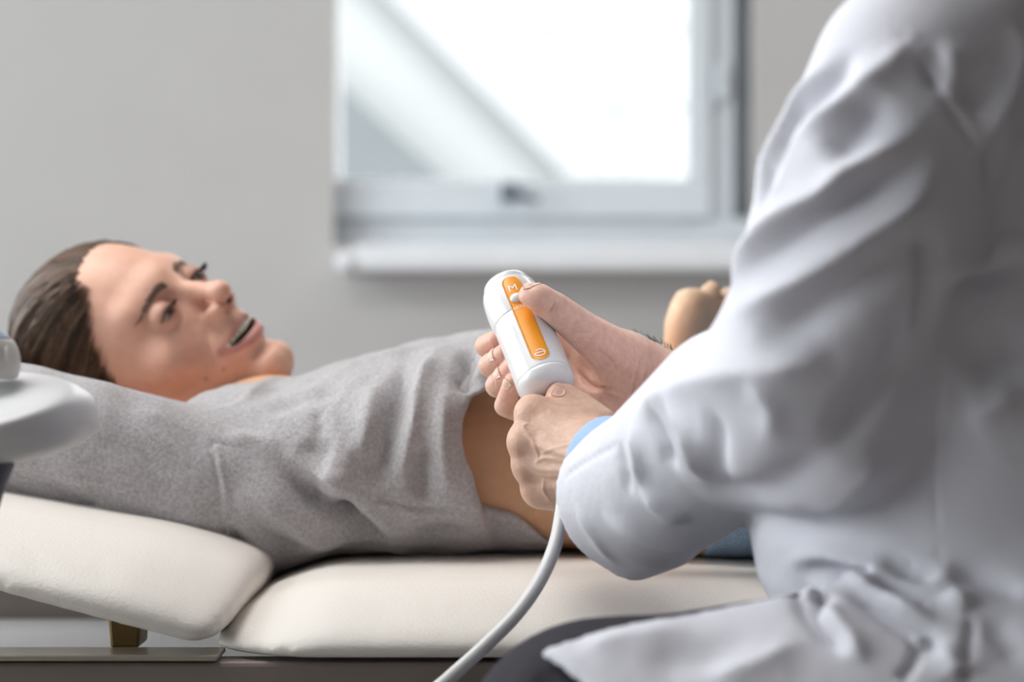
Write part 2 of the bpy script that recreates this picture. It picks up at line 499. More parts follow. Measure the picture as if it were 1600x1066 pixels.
# ------------------------------------------------------------------ outside
struct('ground', *box(-30, 30, YB + .25, 60, -3.1, -3.0), 'ground')
DH = 9.0
nh = tag(empty('neighbour_house', P(800, 533, DH) * A(1, 1, 0) + A(0, 0, -3)), 'white boarded house gable with sloping roofs outside the window', 'house')
def q2(pts, y0, y1):
    n = len(pts)
    V = [(x, y0, z) for x, z in pts] + [(x, y1, z) for x, z in pts]
    Fc = [tuple(range(n)), tuple(range(2 * n - 1, n - 1, -1))] + [(i, i + n, (i + 1) % n + n, (i + 1) % n) for i in range(n)]
    return np.array(V), Fc
def xz(px, py, d=DH):
    q = P(px, py, d); return (q[0], q[2])
# gable wall in horizontal boards, cut along the roof slope
vx0, vz0 = xz(660, -20); vx1, vz1 = xz(965, 290)
sl_k = (vx1 - vx0) / (vz1 - vz0)
zt = 2.9; nb = 20; z0 = -2.9
hb = (zt - z0) / nb
for i in range(nb):
    za, zb = z0 + i * hb, z0 + (i + 1) * hb - .02
    xa, xb = vx0 + (za - vz0) * sl_k, vx0 + (zb - vz0) * sl_k
    if zb > 3.6: xa = xb = max(xa, vx0 + (3.6 - vz0) * sl_k + (za - 3.6) * 1.2)
    if xa > 4.2: xa = xb = 4.1
    put('siding_board', *q2([(xa, za), (4.5, za), (4.5, zb), (xb, zb)], DH, DH + .03), 'siding', nh, smooth=False)
put('gable_backing', *q2([(vx0 - .2 + (z0 - vz0) * sl_k, z0), (4.5, z0), (4.5, zt), (vx0 + (zt - vz0) * sl_k * .5, zt)], DH + .035, DH + .3), 'roof_grey', nh, smooth=False)
def sloped(px0, py0, px1, py1, w, ext, y0, y1, name, m):
    a = np.array(xz(px0, py0)); b = np.array(xz(px1, py1)); t = (b - a) / np.linalg.norm(b - a); n = np.array([-t[1], t[0]])
    a = a - t * ext[0]; b = b + t * ext[1]
    pts = [tuple(a), tuple(b), tuple(b - n * w), tuple(a - n * w)]
    return put(name, *q2(pts, y0, y1), m, nh, smooth=False)
sloped(690, -10, 990, 290, 0.17, (2.5, 1.2), DH - .25, DH + .02, 'roof_verge', 'roof_grey')
sloped(660, -20, 970, 290, 0.72, (3.0, 1.4), DH - .12, DH + .0, 'barge_board', 'roof_white')
put('lower_wall', *q2([(-6, -2.9), (1.2, -2.9), xz(760, 345), xz(440, 55), (-6, 2.4)], DH - .3, DH - .13), 'slate', nh, smooth=False)

# ------------------------------------------------------------------ treatment couch
couch = tag(empty('treatment_couch', (0.2, 1.9, 0)), 'cream vinyl treatment couch with raised backrest on a brown metal frame', 'couch')
XS0, XS1, YS0, YS1 = -0.205, 1.15, 1.595, 2.23
ZB, ZT = 0.6525, 0.697
def seat_f(p):
    d = rbox(p, ((XS0 + XS1) / 2, (YS0 + YS1) / 2, (ZB + ZT + .01) / 2), ((XS1 - XS0) / 2, (YS1 - YS0) / 2, (ZT + .01 - ZB) / 2), 0.007)
    t = np.clip((XS0 + .095 - p[:, 0]) / .095, 0, 1); s = np.clip((YS0 + .10 - p[:, 1]) / .10, 0, 1); u = np.clip((p[:, 1] - YS1 + .07) / .07, 0, 1)
    top = ZT - 0.030 * t ** 2.0 - 0.034 * s ** 2 - 0.022 * u ** 2
    return smax(d, p[:, 2] - top, 0.016)
V, Q = mesh_sdf(seat_f, (XS0 - .02, YS0 - .02, ZB - .02), (XS1 + .02, YS1 + .02, ZT + .03), 0.005)
put('seat_cushion', relax(V, Q, 2), Q, 'vinyl', couch)
ang = math.radians(14.7)
BU = A(-math.cos(ang), 0, math.sin(ang)); BN = A(math.sin(ang), 0, math.cos(ang)); BJ = P(325, 1015, 1.6)
def back_f(p):
    q = p - BJ.astype(p.dtype)
    l = np.stack([q @ BU.astype(p.dtype), p[:, 1], q @ BN.astype(p.dtype)], 1)
    d = rbox(l, (0.36, (YS0 + YS1) / 2, 0.037), (0.375, (YS1 - YS0) / 2, 0.037), 0.015)
    t = np.clip((0.085 - l[:, 0]) / .10, 0, 1); s = np.clip((YS0 + .11 - p[:, 1]) / .11, 0, 1); u = np.clip((p[:, 1] - YS1 + .07) / .07, 0, 1)
    top = 0.060 - 0.085 * np.clip(l[:, 0], 0, .2) - 0.014 * t ** 2 - 0.044 * s ** 2 - 0.02 * u ** 2
    d = smax(d, l[:, 2] - top, 0.02)
    # rounded lower corner and outward lean at the hinge end
    return smax(d, -(l[:, 0] + 0.028 * np.clip(l[:, 2] / .05, 0, 1.0)), 0.018)
V, Q = mesh_sdf(back_f, (-1.0, YS0 - .02, 0.62), (-0.13, YS1 + .02, 0.98), 0.005)
fo = Folds(V, Q)
for k, (px, py) in enumerate([(292, 985), (300, 992), (312, 985)]):
    fo.line([(px, py - 8), (px + 14, py + 16)], 0.004, -0.0012 if k % 2 else 0.0010)
fo.line([(150, 880), (175, 920)], 0.006, -0.0008); fo.line([(40, 850), (75, 900)], 0.006, -0.0006)
put('backrest_cushion', relax(fo.done(), Q, 2), Q, 'vinyl', couch)
for y0, y1 in ((1.607, 1.640), (2.185, 2.218)):
    bevel(put('side_rail', *box(-0.95, 1.12, y0, y1, 0.555, 0.6495), 'brown_metal', couch, smooth=False), 0.003)
bevel(put('rail_lip', *box(-0.95, XS0 + .01, 1.603, 1.648, 0.6505, 0.6545), 'edge_metal', couch, smooth=False), 0.0015)
bevel(put('base_panel', *box(-0.94, 1.11, 1.64, 2.185, 0.597, 0.612), 'pale_panel', couch, smooth=False), 0.003)
for x in (-0.94, 1.08):
    bevel(put('end_rail', *box(x, x + .035, 1.64, 2.185, 0.555, 0.597), 'brown_metal', couch, smooth=False), 0.003)
bx = P(200, 0, 1.68)[0]
bv = np.array([(bx - .009, 1.66, .652), (bx + .0105, 1.66, .652), (bx + .0105, 1.70, .652), (bx - .009, 1.70, .652), (bx - .012, 1.66, .690), (bx + .013, 1.66, .690), (bx + .013, 1.70, .690), (bx - .012, 1.70, .690)])
bevel(put('support_bracket', bv, [(0, 3, 2, 1), (4, 5, 6, 7), (0, 1, 5, 4), (1, 2, 6, 5), (2, 3, 7, 6), (3, 0, 4, 7)], 'brass', couch, smooth=False), 0.002)
bevel(put('column', *box(0.0, 0.40, 1.78, 2.04, 0.08, 0.585), 'pale_panel', couch, smooth=False), 0.01)
bevel(put('base_plate', *box(-0.55, 0.85, 1.66, 2.16, 0.0, 0.08), 'brown_metal', couch, smooth=False), 0.01)

# ------------------------------------------------------------------ patient
HR = np.array([[-0.31568487, 0.49564694, -0.80912124], [-0.7810283, -0.61996922, -0.07505307], [-0.53883009, 0.60825347, 0.58282918]])
HS = 0.925; HP = A(-0.3096, 2.05, 0.8550)
def H2W(l):
    return (np.asarray(l, float) * HS) @ HR.T + HP
EYEC = A(.0315, .0735, .003)
def mir(f, x):
    return x
def head_f(l):
    """Head in its own axes: x to the sides, y forward, z up."""
    l = l.copy(); sx = np.sign(l[:, 0]); l[:, 0] = np.abs(l[:, 0])
    d = ell(l, (0, -.016, .036), (.074, .097, .084))
    d = smin(d, ell(l, (0, .022, -.022), (.0585, .066, .082)), .03)
    d = smin(d, rc(l, (.045, .004, -.060), (.004, .066, -.101), .021, .018), .022)
    d = smin(d, sph(l, (.004, .0800, -.0985), .0165), .014)
    d = smin(d, ell(l, (.042, .050, -.026), (.021, .021, .019)), .018)
    d = smin(d, rc(l, (0, .076, .026), (.040, .062, .026), .0135, .012), .016)
    d = smin(d, ell(l, (0, .070, -.058), (.031, .026, .026)), .016)
    # eye sockets
    d = ssub(d, ell(l, (.032, .0925, .003), (.0175, .0165, .0125)), .010)
    # nose
    n = rc(l, (0, .081, .014), (0, .1080, -.0235), .0066, .0088)
    n = smin(n, sph(l, (0, .1120, -.0250), .0090), .006)
    n = smin(n, ell(l, (.0120, .0960, -.0330), (.0068, .0110, .0078)), .005)
    d = smin(d, n, .009)
    d = ssub(d, ell(l, (.0064, .1045, -.0375), (.0030, .0060, .0042)), .0022)
    # philtrum and mouth
    d = smin(d, rc(l, (0, .094, -.045), (.010, .090, -.0465), .004, .004), .008)
    d = ssub(d, ell(l, (0, .097, -.0618), (.0230, .020, .0052)), .003)
    d = ssub(d, rc(l, (.016, .090, -.062), (.0285, .0785, -.0565), .0042, .0020), .003)
    up = chain(l, [A(0, .0960, -.0535), A(.008, .0955, -.0528), A(.018, .0890, -.0550), A(.029, .0775, -.0560)], [.0026, .0029, .0024, .0012])
    lo = chain(l, [A(0, .0945, -.0728), A(.010, .0925, -.0718), A(.020, .0855, -.0665), A(.029, .0770, -.0575)], [.0052, .0048, .0034, .0014])
    d = smin(d, up, .004); d = smin(d, lo, .005)
    d = ssub(d, rc(l, (0, .0985, -.0855), (.014, .090, -.084), .0040, .0030), .008)
    # lids
    lid = sph(l, EYEC, .0140)
    lid = smax(lid, -(l[:, 1] - .060), .004)
    d = smin(d, lid, .004)
    z = l[:, 2] - (EYEC[2] - .0025 - 0.10 * (l[:, 0] - EYEC[0]))
    op = ell(np.stack([l[:, 0], l[:, 1], z], 1), (EYEC[0], .0900, 0), (.0132, .0120, .0033))
    d = ssub(d, op, .0012)
    # ear
    e = ell(l, (.0765, -.008, -.006), (.007, .017, .029))
    e = ssub(e, ell(l, (.0840, -.004, -.002), (.005, .010, .018)), .004)
    d = smin(d, e, .006)
    # neck
    d = smin(d, rc(l, (0, -.020, -.045), (0, -.012, -.185), .051, .053), .022)
    return d
CYP = 1.985
bxs = np.array([-.34, -.25, -.15, -.05, .05, .13, .22, .32, .42])
btop = np.array([.78, .79, .82, .845, .838, .830, .835, .84, .83])
bhw = np.array([.10, .135, .15, .135, .142, .200, .215, .205, .17])
bbot = np.array([.722, .705, .700, .698, .697, .694, .693, .699, .699])
def tube_x(p, xs, top, bot, hw, cy, e=2.3, grow=0.0):
    x = p[:, 0]
    t = np.interp(x, xs, top) + grow; b = np.interp(x, xs, bot) - grow * .3; w = np.interp(x, xs, hw) + grow
    a = (t - b) / 2; c = (t + b) / 2
    u = np.abs(p[:, 1] - cy) / w; v = np.abs(p[:, 2] - c) / a
    e = np.where(p[:, 2] < c, e + 1.1, e)
    rr = (u ** e + v ** e) ** (1 / e)
    return (rr - 1) * np.minimum(a, w)
xsd = np.linspace(-.36, .44, 60)
def smooth_prof(xs, v):
    y = np.interp(xsd, xs, v); k = np.ones(7) / 7
    return np.convolve(np.pad(y, 3, mode='edge'), k, 'valid')
BT, BB, BW = smooth_prof(bxs, btop), smooth_prof(bxs, bbot), smooth_prof(bxs, bhw)
PH = [P(1048, 612, 2.06), P(1058, 560, 2.055), P(1068, 505, 2.05), P(1078, 478, 2.05), P(1090, 466, 2.06)]
def body_f(p):
    d = smax(tube_x(p, xsd, BT, BB, BW, CYP), np.maximum(p[:, 0] - .40, -.33 - p[:, 0]), .02)
    d = smin(d, rc(p, H2W((0, -.016, -.12)), (-.20, CYP, .775), .047, .06), .04)
    # legs inside the jeans
    for y in (1.90, 2.08):
        d = smin(d, chain(p, [A(.32, y, .765), A(.72, y, .76), A(1.06, y, .748)], [.072, .055, .042]), .03)
        d = smin(d, chain(p, [A(1.06, y, .740), A(1.10, y, .742), A(1.12, y, .83), A(1.115, y, .87)], [.036, .036, .034, .022]), .02)
    # far arm, bent so that the hand stands up beyond the hip
    arm = chain(p, [A(-.22, 2.11, .78), A(.02, 2.17, .742), A(.115, 2.085, .80), P(1048, 612, 2.06)], [.048, .038, .034, .021])
    d = smin(d, arm, .02)
    hnd = chain(p, PH, [.0165, .0125, .0165, .0165, .010])
    hnd = smin(hnd, chain(p, [P(1062, 590, 2.07), P(1098, 520, 2.075), P(1100, 475, 2.075), P(1112, 452, 2.085)], [.018, .014, .0115, .0085]), .004)
    hnd = smin(hnd, chain(p, [P(1066, 600, 2.08), P(1125, 540, 2.085), P(1128, 490, 2.09), P(1138, 462, 2.10)], [.018, .014, .0115, .0085]), .004)
    hnd = smin(hnd, chain(p, [P(1066, 610, 2.09), P(1150, 560, 2.095), P(1155, 520, 2.10), P(1160, 490, 2.11)], [.018, .013, .011, .008]), .004)
    hnd = smin(hnd, chain(p, [P(1066, 615, 2.10), P(1170, 590, 2.105), P(1175, 560, 2.11), P(1180, 540, 2.12)], [.016, .012, .010, .008]), .004)
    d = smin(d, hnd, .012)
    # near arm inside the sleeve, laid back beside the head
    d = smin(d, chain(p, [A(-.205, 1.90, .760), P(150, 705, 1.845), P(-170, 625, 1.865)], [.034, .034, .030]), .03)
    d = smin(d, chain(p, [P(-170, 625, 1.86), P(20, 610, 2.10)], [.034, .025]), .015)
    return d
V1, Q1 = mesh_sdf(lambda p: head_f((p - HP.astype(p.dtype)) @ HR.astype(p.dtype) / HS) * HS, HP - .145, HP + .145, 0.00135)
L1 = (V1 - HP) @ HR / HS
k = L1[:, 2] > -.165
V2, Q2 = mesh_sdf(body_f, (-.56, 1.74, .66), (1.19, 2.26, 1.0), 0.005)
V2 = relax(V2, Q2, 2)
# creases on the face
fo = Folds(V1, Q1)
for s in (1, -1):
    fo.path3(H2W(crom([(s * .0215, .086, -.033), (s * .031, .079, -.045), (s * .0375, .066, -.062)], 6)), .0035 * HS, -.0016)
    fo.path3(H2W(crom([(s * .019, .082, -.006), (s * .030, .080, -.0125), (s * .044, .068, -.0105)], 6)), .0030, -.0008)
V1 = relax(fo.done(), Q1, 1, .4)
base = A(.77, .445, .33)
def face_col(L):
    c = np.tile(base, (len(L), 1)); x = np.abs(L[:, 0])
    def mixc(w, col):
        c[:] = c * (1 - w[:, None]) + np.asarray(col) * w[:, None]
    g = lambda q, r: np.exp(-((np.stack([x, L[:, 1], L[:, 2]], 1) - np.asarray(q)) ** 2 / np.asarray(r) ** 2).sum(1))
    mixc(0.55 * g((.045, .055, -.035), (.03, .04, .025)), (.56, .255, .19))
    mixc(0.40 * g((0, .11, -.028), (.014, .014, .012)), (.58, .27, .21))
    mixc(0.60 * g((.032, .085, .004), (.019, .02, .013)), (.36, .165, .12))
    lipu, t = polydist(np.stack([x, L[:, 1], L[:, 2]], 1), np.array([(0, .0975, -.0540), (.008, .0970, -.0533), (.018, .0905, -.0553), (.029, .079, -.0560)]))
    lipl, t = polydist(np.stack([x, L[:, 1], L[:, 2]], 1), np.array([(0, .0975, -.0735), (.010, .0955, -.0725), (.020, .0875, -.0665), (.029, .0785, -.0575)]))
    w = np.clip((.0044 - lipu) / .0025, 0, 1); mixc(w * .62, (.46, .19, .175))
    w = np.clip((.0060 - lipl) / .0025, 0, 1); mixc(w * .75, (.50, .19, .185))
    inm = np.clip(-ell(L, (0, .088, -.0625), (.024, .0135, .0075)) / .0015, 0, 1)
    mixc(inm, (.06, .016, .014))
    ns = np.clip(-ell(np.stack([x, L[:, 1], L[:, 2]], 1), (.0064, .1040, -.0370), (.0040, .0066, .0048)) / .001, 0, 1)
    mixc(ns, (.10, .03, .022))
    return c
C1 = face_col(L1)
for mx_, my_ in ((350, 577), (283, 632), (322, 592)):
    w = .75 * np.exp(-(np.linalg.norm(V1 - fo.hit(mx_, my_), axis=1) / .0017) ** 2)[:, None]
    C1 = C1 * (1 - w) + A(.30, .15, .11) * w
C2 = np.tile(A(.71, .415, .25), (len(V2), 1))
hw = np.clip((V2[:, 0] - .11) / .03, 0, 1) * np.clip((V2[:, 2] - .80) / .03, 0, 1)
C2 = C2 * (1 - hw[:, None]) + A(.82, .55, .37) * hw[:, None]
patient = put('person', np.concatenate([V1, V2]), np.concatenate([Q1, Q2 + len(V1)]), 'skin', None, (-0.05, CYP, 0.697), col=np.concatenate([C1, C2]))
tag(patient, 'woman in grey jumper lying on the couch with bare waist, smiling', 'person')

# eyes, teeth, brows, lashes, earring
def uvs(c, r, n=20, m=28):
    V = []; Fc = []
    for i in range(n + 1):
        a = math.pi * i / n
        for j in range(m):
            b = 2 * math.pi * j / m
            V.append((math.sin(a) * math.cos(b), math.sin(a) * math.sin(b), math.cos(a)))
    Fc = [(i * m + j, (i + 1) * m + j, (i + 1) * m + (j + 1) % m, i * m + (j + 1) % m) for i in range(n) for j in range(m)]
    return np.array(V) * r + np.asarray(c), Fc
for s in (1, -1):
    c = EYEC * A(s, 1, 1)
    v, f = uvs(c, .0122)
    g = A(-.22, .90, -.38); g /= np.linalg.norm(g)
    dt = ((v - c) / .0122) @ g
    colr = np.where((dt > .93)[:, None], A(.008, .008, .01), np.where((dt > .80)[:, None], A(.045, .05, .06), A(.45, .40, .38)))
    put('eye', H2W(v), f, 'eye', patient, col=colr)
    # brow: short hairs along an arc
    arc = (np.array([fo.hit(px_, py_) for px_, py_ in ((258, 445), (247, 453), (236, 467), (226, 485), (215, 508))]) - HP) @ HR / HS
    arc = crom(arc * A(s, 1, 1), 10)
    rng = random.Random(5 + s); parts = []
    for i in range(80):
        t = rng.random() ** 1.7; a = arc[min(int(t * (len(arc) - 1)), len(arc) - 2)]
        b = arc[min(int(t * (len(arc) - 1)) + 1, len(arc) - 1)]; tg = (b - a) / np.linalg.norm(b - a)
        w = .0030 * (1 - .65 * t)
        o = a + A(0, 0, rng.uniform(-w, w)) + A(0, .0008, 0)
        e = o + tg * rng.uniform(.005, .008) + A(0, 0, .0015)
        parts.append(tube([o, (o + e) / 2 + A(0, .0006, 0), e], [.00055, .0005, .0002], 4, False))
    v, f = merge(*parts); tag(put('eyebrow', H2W(v), f, 'brow_hair', patient), kind='stuff')
    parts = []
    for i in range(34):
        t = i / 33
        x = EYEC[0] + (-.0125 + .025 * t)
        z = EYEC[2] - .0025 - .1 * (x - EYEC[0]) + .0031 * math.sqrt(max(0, 1 - ((x - EYEC[0]) / .0132) ** 2))
        y = EYEC[1] + math.sqrt(max(1e-6, .0140 ** 2 - (x - EYEC[0]) ** 2 - (z - EYEC[2]) ** 2))
        o = A(s * x, y - .0004, z); e = o + A(s * (t - .45) * .006, .0075, -.0015 + .002 * t)
        parts.append(tube([o, (o + e) / 2 + A(0, .0002, -.0012), e], [.00055, .0005, .0002], 4, False))
    v, f = merge(*parts); tag(put('eyelashes', H2W(v), f, 'dark_hair', patient), kind='stuff')
for i in range(-4, 5):
    x0 = i * .0058; w = .0027 - .0001 * abs(i)
    y = .0922 - 9.0 * x0 * x0 * 1.5; hgt = .0094 - .0006 * abs(i)
    zz = -.0535 - 0.2 * 0
    v, f = box(-w, w, -.002, .002, -hgt, 0)
    a = -math.atan(2 * 13.5 * x0)
    v = np.stack([v[:, 0] * math.cos(a) - v[:, 1] * math.sin(a) + x0, v[:, 0] * math.sin(a) + v[:, 1] * math.cos(a) + y, v[:, 2] + zz], 1)
    bevel(put('tooth', H2W(v), f, 'teeth', patient, smooth=False), .0007)
v, f = uvs(H2W((.079, -.004, -.041)), .0028, 10, 14)
put('earring', v, f, 'pearl', patient)

# hair: combed back from the forehead
hc, hr = A(0, -.020, .036), A(.0785, .1020, .0890)
def hair_f(l):
    l = l.copy(); ax = np.abs(l[:, 0])
    d = ell(l, hc, hr)
    d = smin(d, ell(l, (0, -.085, -.005), (.045, .040, .040)), .03)
    d = smin(d, ell(np.stack([ax, l[:, 1], l[:, 2]], 1), (.064, -.016, -.012), (.020, .036, .040)), .02)
    g = .841 * l[:, 1] - .541 * l[:, 2] - .0090 + 1.1 * ax * ax - .05 * np.maximum(ax - .055, 0)
    d = smax(d, g, .022)
    d = smax(d, -(l[:, 2] + .062), .02)
    return d
Vh, Qh = mesh_sdf(lambda p: hair_f((p - HP.astype(p.dtype)) @ HR.astype(p.dtype) / HS) * HS, HP - .15, HP + .15, 0.002)
Vh = relax(Vh, Qh, 2)
Lh = (Vh - HP) @ HR / HS
# combed locks: ridges that run back round the head
phi = np.arctan2(Lh[:, 0], Lh[:, 2] + .03)
rid = np.zeros(len(Vh))
for fq, am, ph in ((61, .0004, .3), (113, .0004, 1.9), (191, .0003, 4.1)):
    rid += am * np.sin(fq * phi + ph + 9 * Lh[:, 1])
Vh = Vh + vnormals(Vh, Qh) * rid[:, None]
hcol = A(.085, .048, .030) * (1 + .35 * np.sin(61 * phi + 4 * Lh[:, 1]) * np.sin(23 * phi + 1))[:, None]
hair = put('hair', Vh, Qh, 'hair', patient, col=hcol)
rng = np.random.RandomState(3); parts = []; cols = []
ee = A(0, -.95, -.30); ee /= np.linalg.norm(ee); eu = A(1, 0, 0); ev = np.cross(ee, eu)
om = np.linspace(.18, 2.6, 60)
for i in range(3600):
    ph = rng.uniform(0, 2 * math.pi); wob = rng.normal() * .05
    r_ = 1.004 + rng.uniform(0, .012)
    dr = math.cos(ph) * eu + math.sin(ph) * ev
    pth = hc + (np.outer(np.cos(om), ee) + np.outer(np.sin(om), dr)) * hr * r_
    g_ = .841 * pth[:, 1] - .541 * pth[:, 2] - .0090 + 1.1 * pth[:, 0] ** 2
    stop_ = np.argmax((g_ > .004 - rng.exponential(.006)) | (pth[:, 2] < -.055))
    if stop_ < 8: continue
    a0 = rng.uniform(.18, .6) if rng.rand() < .7 else rng.uniform(.2, om[stop_] - .3)
    if om[stop_] - a0 < .25: continue
    oo = np.linspace(a0, om[stop_], 10); pts = []
    for k, o_ in enumerate(oo):
        q_ = ph + wob * math.sin(2.2 * (o_ - a0))
        dr = math.cos(q_) * eu + math.sin(q_) * ev
        fl = r_ - .012 * max(0, (k - 6) / 3) ** 2
        pts.append(hc + (math.cos(o_) * ee + math.sin(o_) * dr) * hr * fl)
    v, f = tube(pts, [.0003] + [.00058] * 7 + [.0004, .0002], 3, False)
    tone = .62 + .45 * math.sin(31 * ph + 2) * math.sin(13 * ph) + rng.uniform(-.25, .45)
    parts.append((v, f)); cols.append(np.tile(A(.165, .100, .066) * max(.18, tone), (len(v), 1)))
v, f = merge(*parts)
tag(put('hair_strands', H2W(v), f, 'hair', hair, col=np.concatenate(cols)), kind='stuff')

# jumper
sxs = np.array([-.275, -.23, -.20, -.17, -.14, -.09, -.05, -.02, .02])
stop = np.array([.800, .812, .826, .838, .846, .860, .869, .874, .876])
sbot = np.array([.712, .700, .690, .690, .693, .695, .695, .695, .695])
shw = np.array([.150, .165, .172, .175, .175, .175, .172, .170, .168])
ST, SB, SW = smooth_prof(sxs, stop), smooth_prof(sxs, sbot), smooth_prof(sxs, shw)
hem_py = np.array([512, 560, 590, 606, 622, 650, 690, 740, 815, 885])
hem_px = np.array([808, 806, 798, 772, 738, 724, 724, 739, 760, 776])
hem_z = CZ + (533 - hem_py) / FPX * 1.83
hem_x = (hem_px - 800) / FPX * 1.83
SLV = [P(395, 775, 1.875), P(300, 752, 1.86), P(150, 705, 1.845), P(-20, 662, 1.845), P(-175, 622, 1.865)]
def hem_at(p):
    zx = np.interp(-p[:, 2], -hem_z, hem_x)
    far = np.clip((p[:, 1] - 1.93) / .06, 0, 1)
    return zx * (1 - far) + .006 * far
def jumper_f(p):
    d0 = tube_x(p, xsd, ST, SB, SW, CYP, 2.25)
    hx_ = hem_at(p)
    d = smax(d0, p[:, 0] - hx_, .008)
    d = smax(d, -.275 - p[:, 0], .03)
    # hollow at the hem so that the cloth has an edge
    inner = np.maximum(d0 + .0055, -(p[:, 0] - (hx_ - .030)))
    d = smax(d, -inner, .003)
    # shoulder and sleeve
    sl_ = chain(p, SLV, [.060, .056, .0535, .050, .050])
    d = smin(d, sl_, .022)
    d = smin(d, chain(p, [SLV[-1], P(20, 612, 2.10)], [.048, .036]), .02)
    d = smin(d, rc(p, (-.215, 2.08, .765), (.00, 2.165, .742), .062, .048), .03)   # far sleeve
    # collar
    d = smin(d, rc(p, (-.225, CYP - .07, .790), (-.225, CYP + .07, .790), .034, .034), .03)
    neck = rc(p, H2W((0, -.018, -.10)), (-.245, CYP + .02, .815), .056, .042)
    d = ssub(d, neck, .008)
    # back panel lying on the couch under the waist
    bk = smax(tube_x(p, xsd, BT, BB, BW, CYP, 2.3, .011), p[:, 2] - np.interp(p[:, 0], [-.03, .0, .022, .036], [.740, .732, .716, .701]), .006)
    d = smin(d, smax(bk, np.maximum(p[:, 0] - .036, -.05 - p[:, 0]), .004), .006)
    return d
V, Q = mesh_sdf(jumper_f, (-.62, 1.74, .66), (.09, 2.25, .93), 0.0022)
V = relax(V, Q, 2)
fo = Folds(V, Q); fo.crest = True
R_, V_ = 1, -1
for pts, w, h in [
    ([(418, 712), (468, 752), (505, 783), (550, 811), (585, 838), (612, 878)], .0085, -.0090),
    ([(430, 695), (475, 730), (520, 755), (560, 790), (600, 815), (630, 860)], .011, .0080),
    ([(500, 735), (522, 742), (548, 752)], .014, .0070),
    ([(540, 770), (546, 800), (566, 820)], .008, -.0080),
    ([(470, 690), (500, 712), (520, 720)], .010, -.0035),
    ([(372, 752), (430, 800), (500, 842), (560, 876)], .014, .0060),
    ([(352, 820), (385, 870), (424, 910)], .007, -.0050),
    ([(380, 790), (440, 850), (480, 885)], .010, -.0040),
    ([(640, 560), (622, 620), (606, 688), (592, 752)], .0095, -.0075),
    ([(690, 540), (660, 600), (640, 680), (628, 760)], .0110, .0070),
    ([(590, 600), (575, 670), (560, 720)], .0120, .0050),
    ([(662, 690), (656, 735), (664, 790)], .0070, -.0050),
    ([(705, 590), (694, 650), (694, 725), (712, 838)], .0095, .0060),
    ([(738, 540), (728, 580), (722, 618)], .0075, -.0080),
    ([(760, 545), (750, 580), (742, 600)], .0075, .0040),
    ([(530, 575), (600, 560), (680, 540)], .012, .0030),
    ([(420, 640), (480, 620), (540, 610)], .012, -.0028),
    ([(496, 640), (505, 680)], .0060, -.0022),
    ([(640, 840), (690, 832), (740, 830)], .009, -.0035),
    ([(600, 850), (650, 862), (720, 858)], .008, .0030),
    ([(330, 645), (400, 612), (450, 592)], .008, .0030),
    ([(350, 680), (400, 690), (450, 700)], .010, .0030),
    ([(200, 640), (260, 660), (320, 690)], .012, .0025),
    ([(60, 750), (130, 790), (160, 800)], .008, -.0030),
]:
    fo.line(pts, w, h * (1.6 if h > 0 else 1.9))
V = fo.done()
# seams
fo = Folds(V, Q)
fo.line([(580, 779), (620, 789), (659, 795), (700, 800), (752, 801)], .0016, -.0022, taper=.1)
fo.line([(585, 785), (622, 795), (660, 801), (700, 806), (750, 807)], .0022, .0012, taper=.1)
fo.line([(328, 690), (338, 735), (345, 778), (347, 834), (351, 880)], .0018, -.0018, taper=.05)
fo.line([(336, 695), (345, 735), (352, 778), (354, 834), (358, 880)], .0030, .0016, taper=.05)
fo.line([(328, 690), (355, 696), (378, 702)], .0016, -.0018, taper=.1)
V = fo.done()
nx = lambda f_, a, b, c: np.sin(f_ * (V[:, 0] * a + V[:, 1] * b + V[:, 2] * c))
V = V + vnormals(V, Q) * (0.0009 * (nx(90, 1, .7, .4) * nx(70, -.4, .9, 1.3) + nx(160, .8, -.6, 1) * nx(130, .2, 1, -.8)))[:, None]
jumper = put('jumper', V, Q, 'wool', patient)

# jeans
jxs = np.array([.10, .16, .22, .30, .40])
def jeans_f(p):
    d = tube_x(p, xsd, BT, BB, BW, CYP, 2.3, .0055)
    d = smax(d, np.maximum(.1445 - p[:, 0], p[:, 0] - .42), .003)
    for y in (1.90, 2.08):
        d = smin(d, chain(p, [A(.32, y, .768), A(.72, y, .765), A(1.06, y, .75)], [.080, .066, .055]), .03)
    return d
V, Q = mesh_sdf(jeans_f, (.12, 1.77, .66), (1.13, 2.2, .9), 0.004)
V = relax(V, Q, 1)
jeans = put('jeans', V, Q, 'denim', patient)
fo = Folds(V, Q)
def ring(x, g, w, name, m, par, y0=1.79, n=40, th=.0006):
    """A band or stitch line that runs round the near side of the hips at station x."""
    T_, B_, W_ = np.interp(x, xsd, BT) + g, np.interp(x, xsd, BB) - g * .3, np.interp(x, xsd, BW) + g
    a, c = (T_ - B_) / 2, (T_ + B_) / 2; V = []
    for i in range(n + 1):
        t = math.pi * (0.55 + 0.95 * i / n)
        cs, sn = math.cos(t), math.sin(t)
        rr = (abs(cs) ** 2.3 + abs(sn) ** 2.3) ** (-1 / 2.3)
        y, z = CYP + W_ * rr * cs, c + a * rr * sn
        for dx, e in ((-w / 2, 0), (w / 2, 0), (w / 2, th), (-w / 2, th)):
            V.append((x + dx, y + cs * e, z + sn * e))
    Fc = [(i * 4 + k, i * 4 + (k + 1) % 4, i * 4 + 4 + (k + 1) % 4, i * 4 + 4 + k) for i in range(n) for k in range(4)]
    return put(name, np.array(V), Fc, m, par, smooth=False)
ring(.1500, .0056, .0011, 'stitching', 'denim_dark', jeans)
ring(.1530, .0056, .0009, 'stitching', 'denim_dark', jeans)
ring(.1690, .0056, .0085, 'belt_loop', 'denim', jeans, th=.0018)
ring(.1655, .0072, .0010, 'stitching', 'denim_dark', jeans, th=.0008)
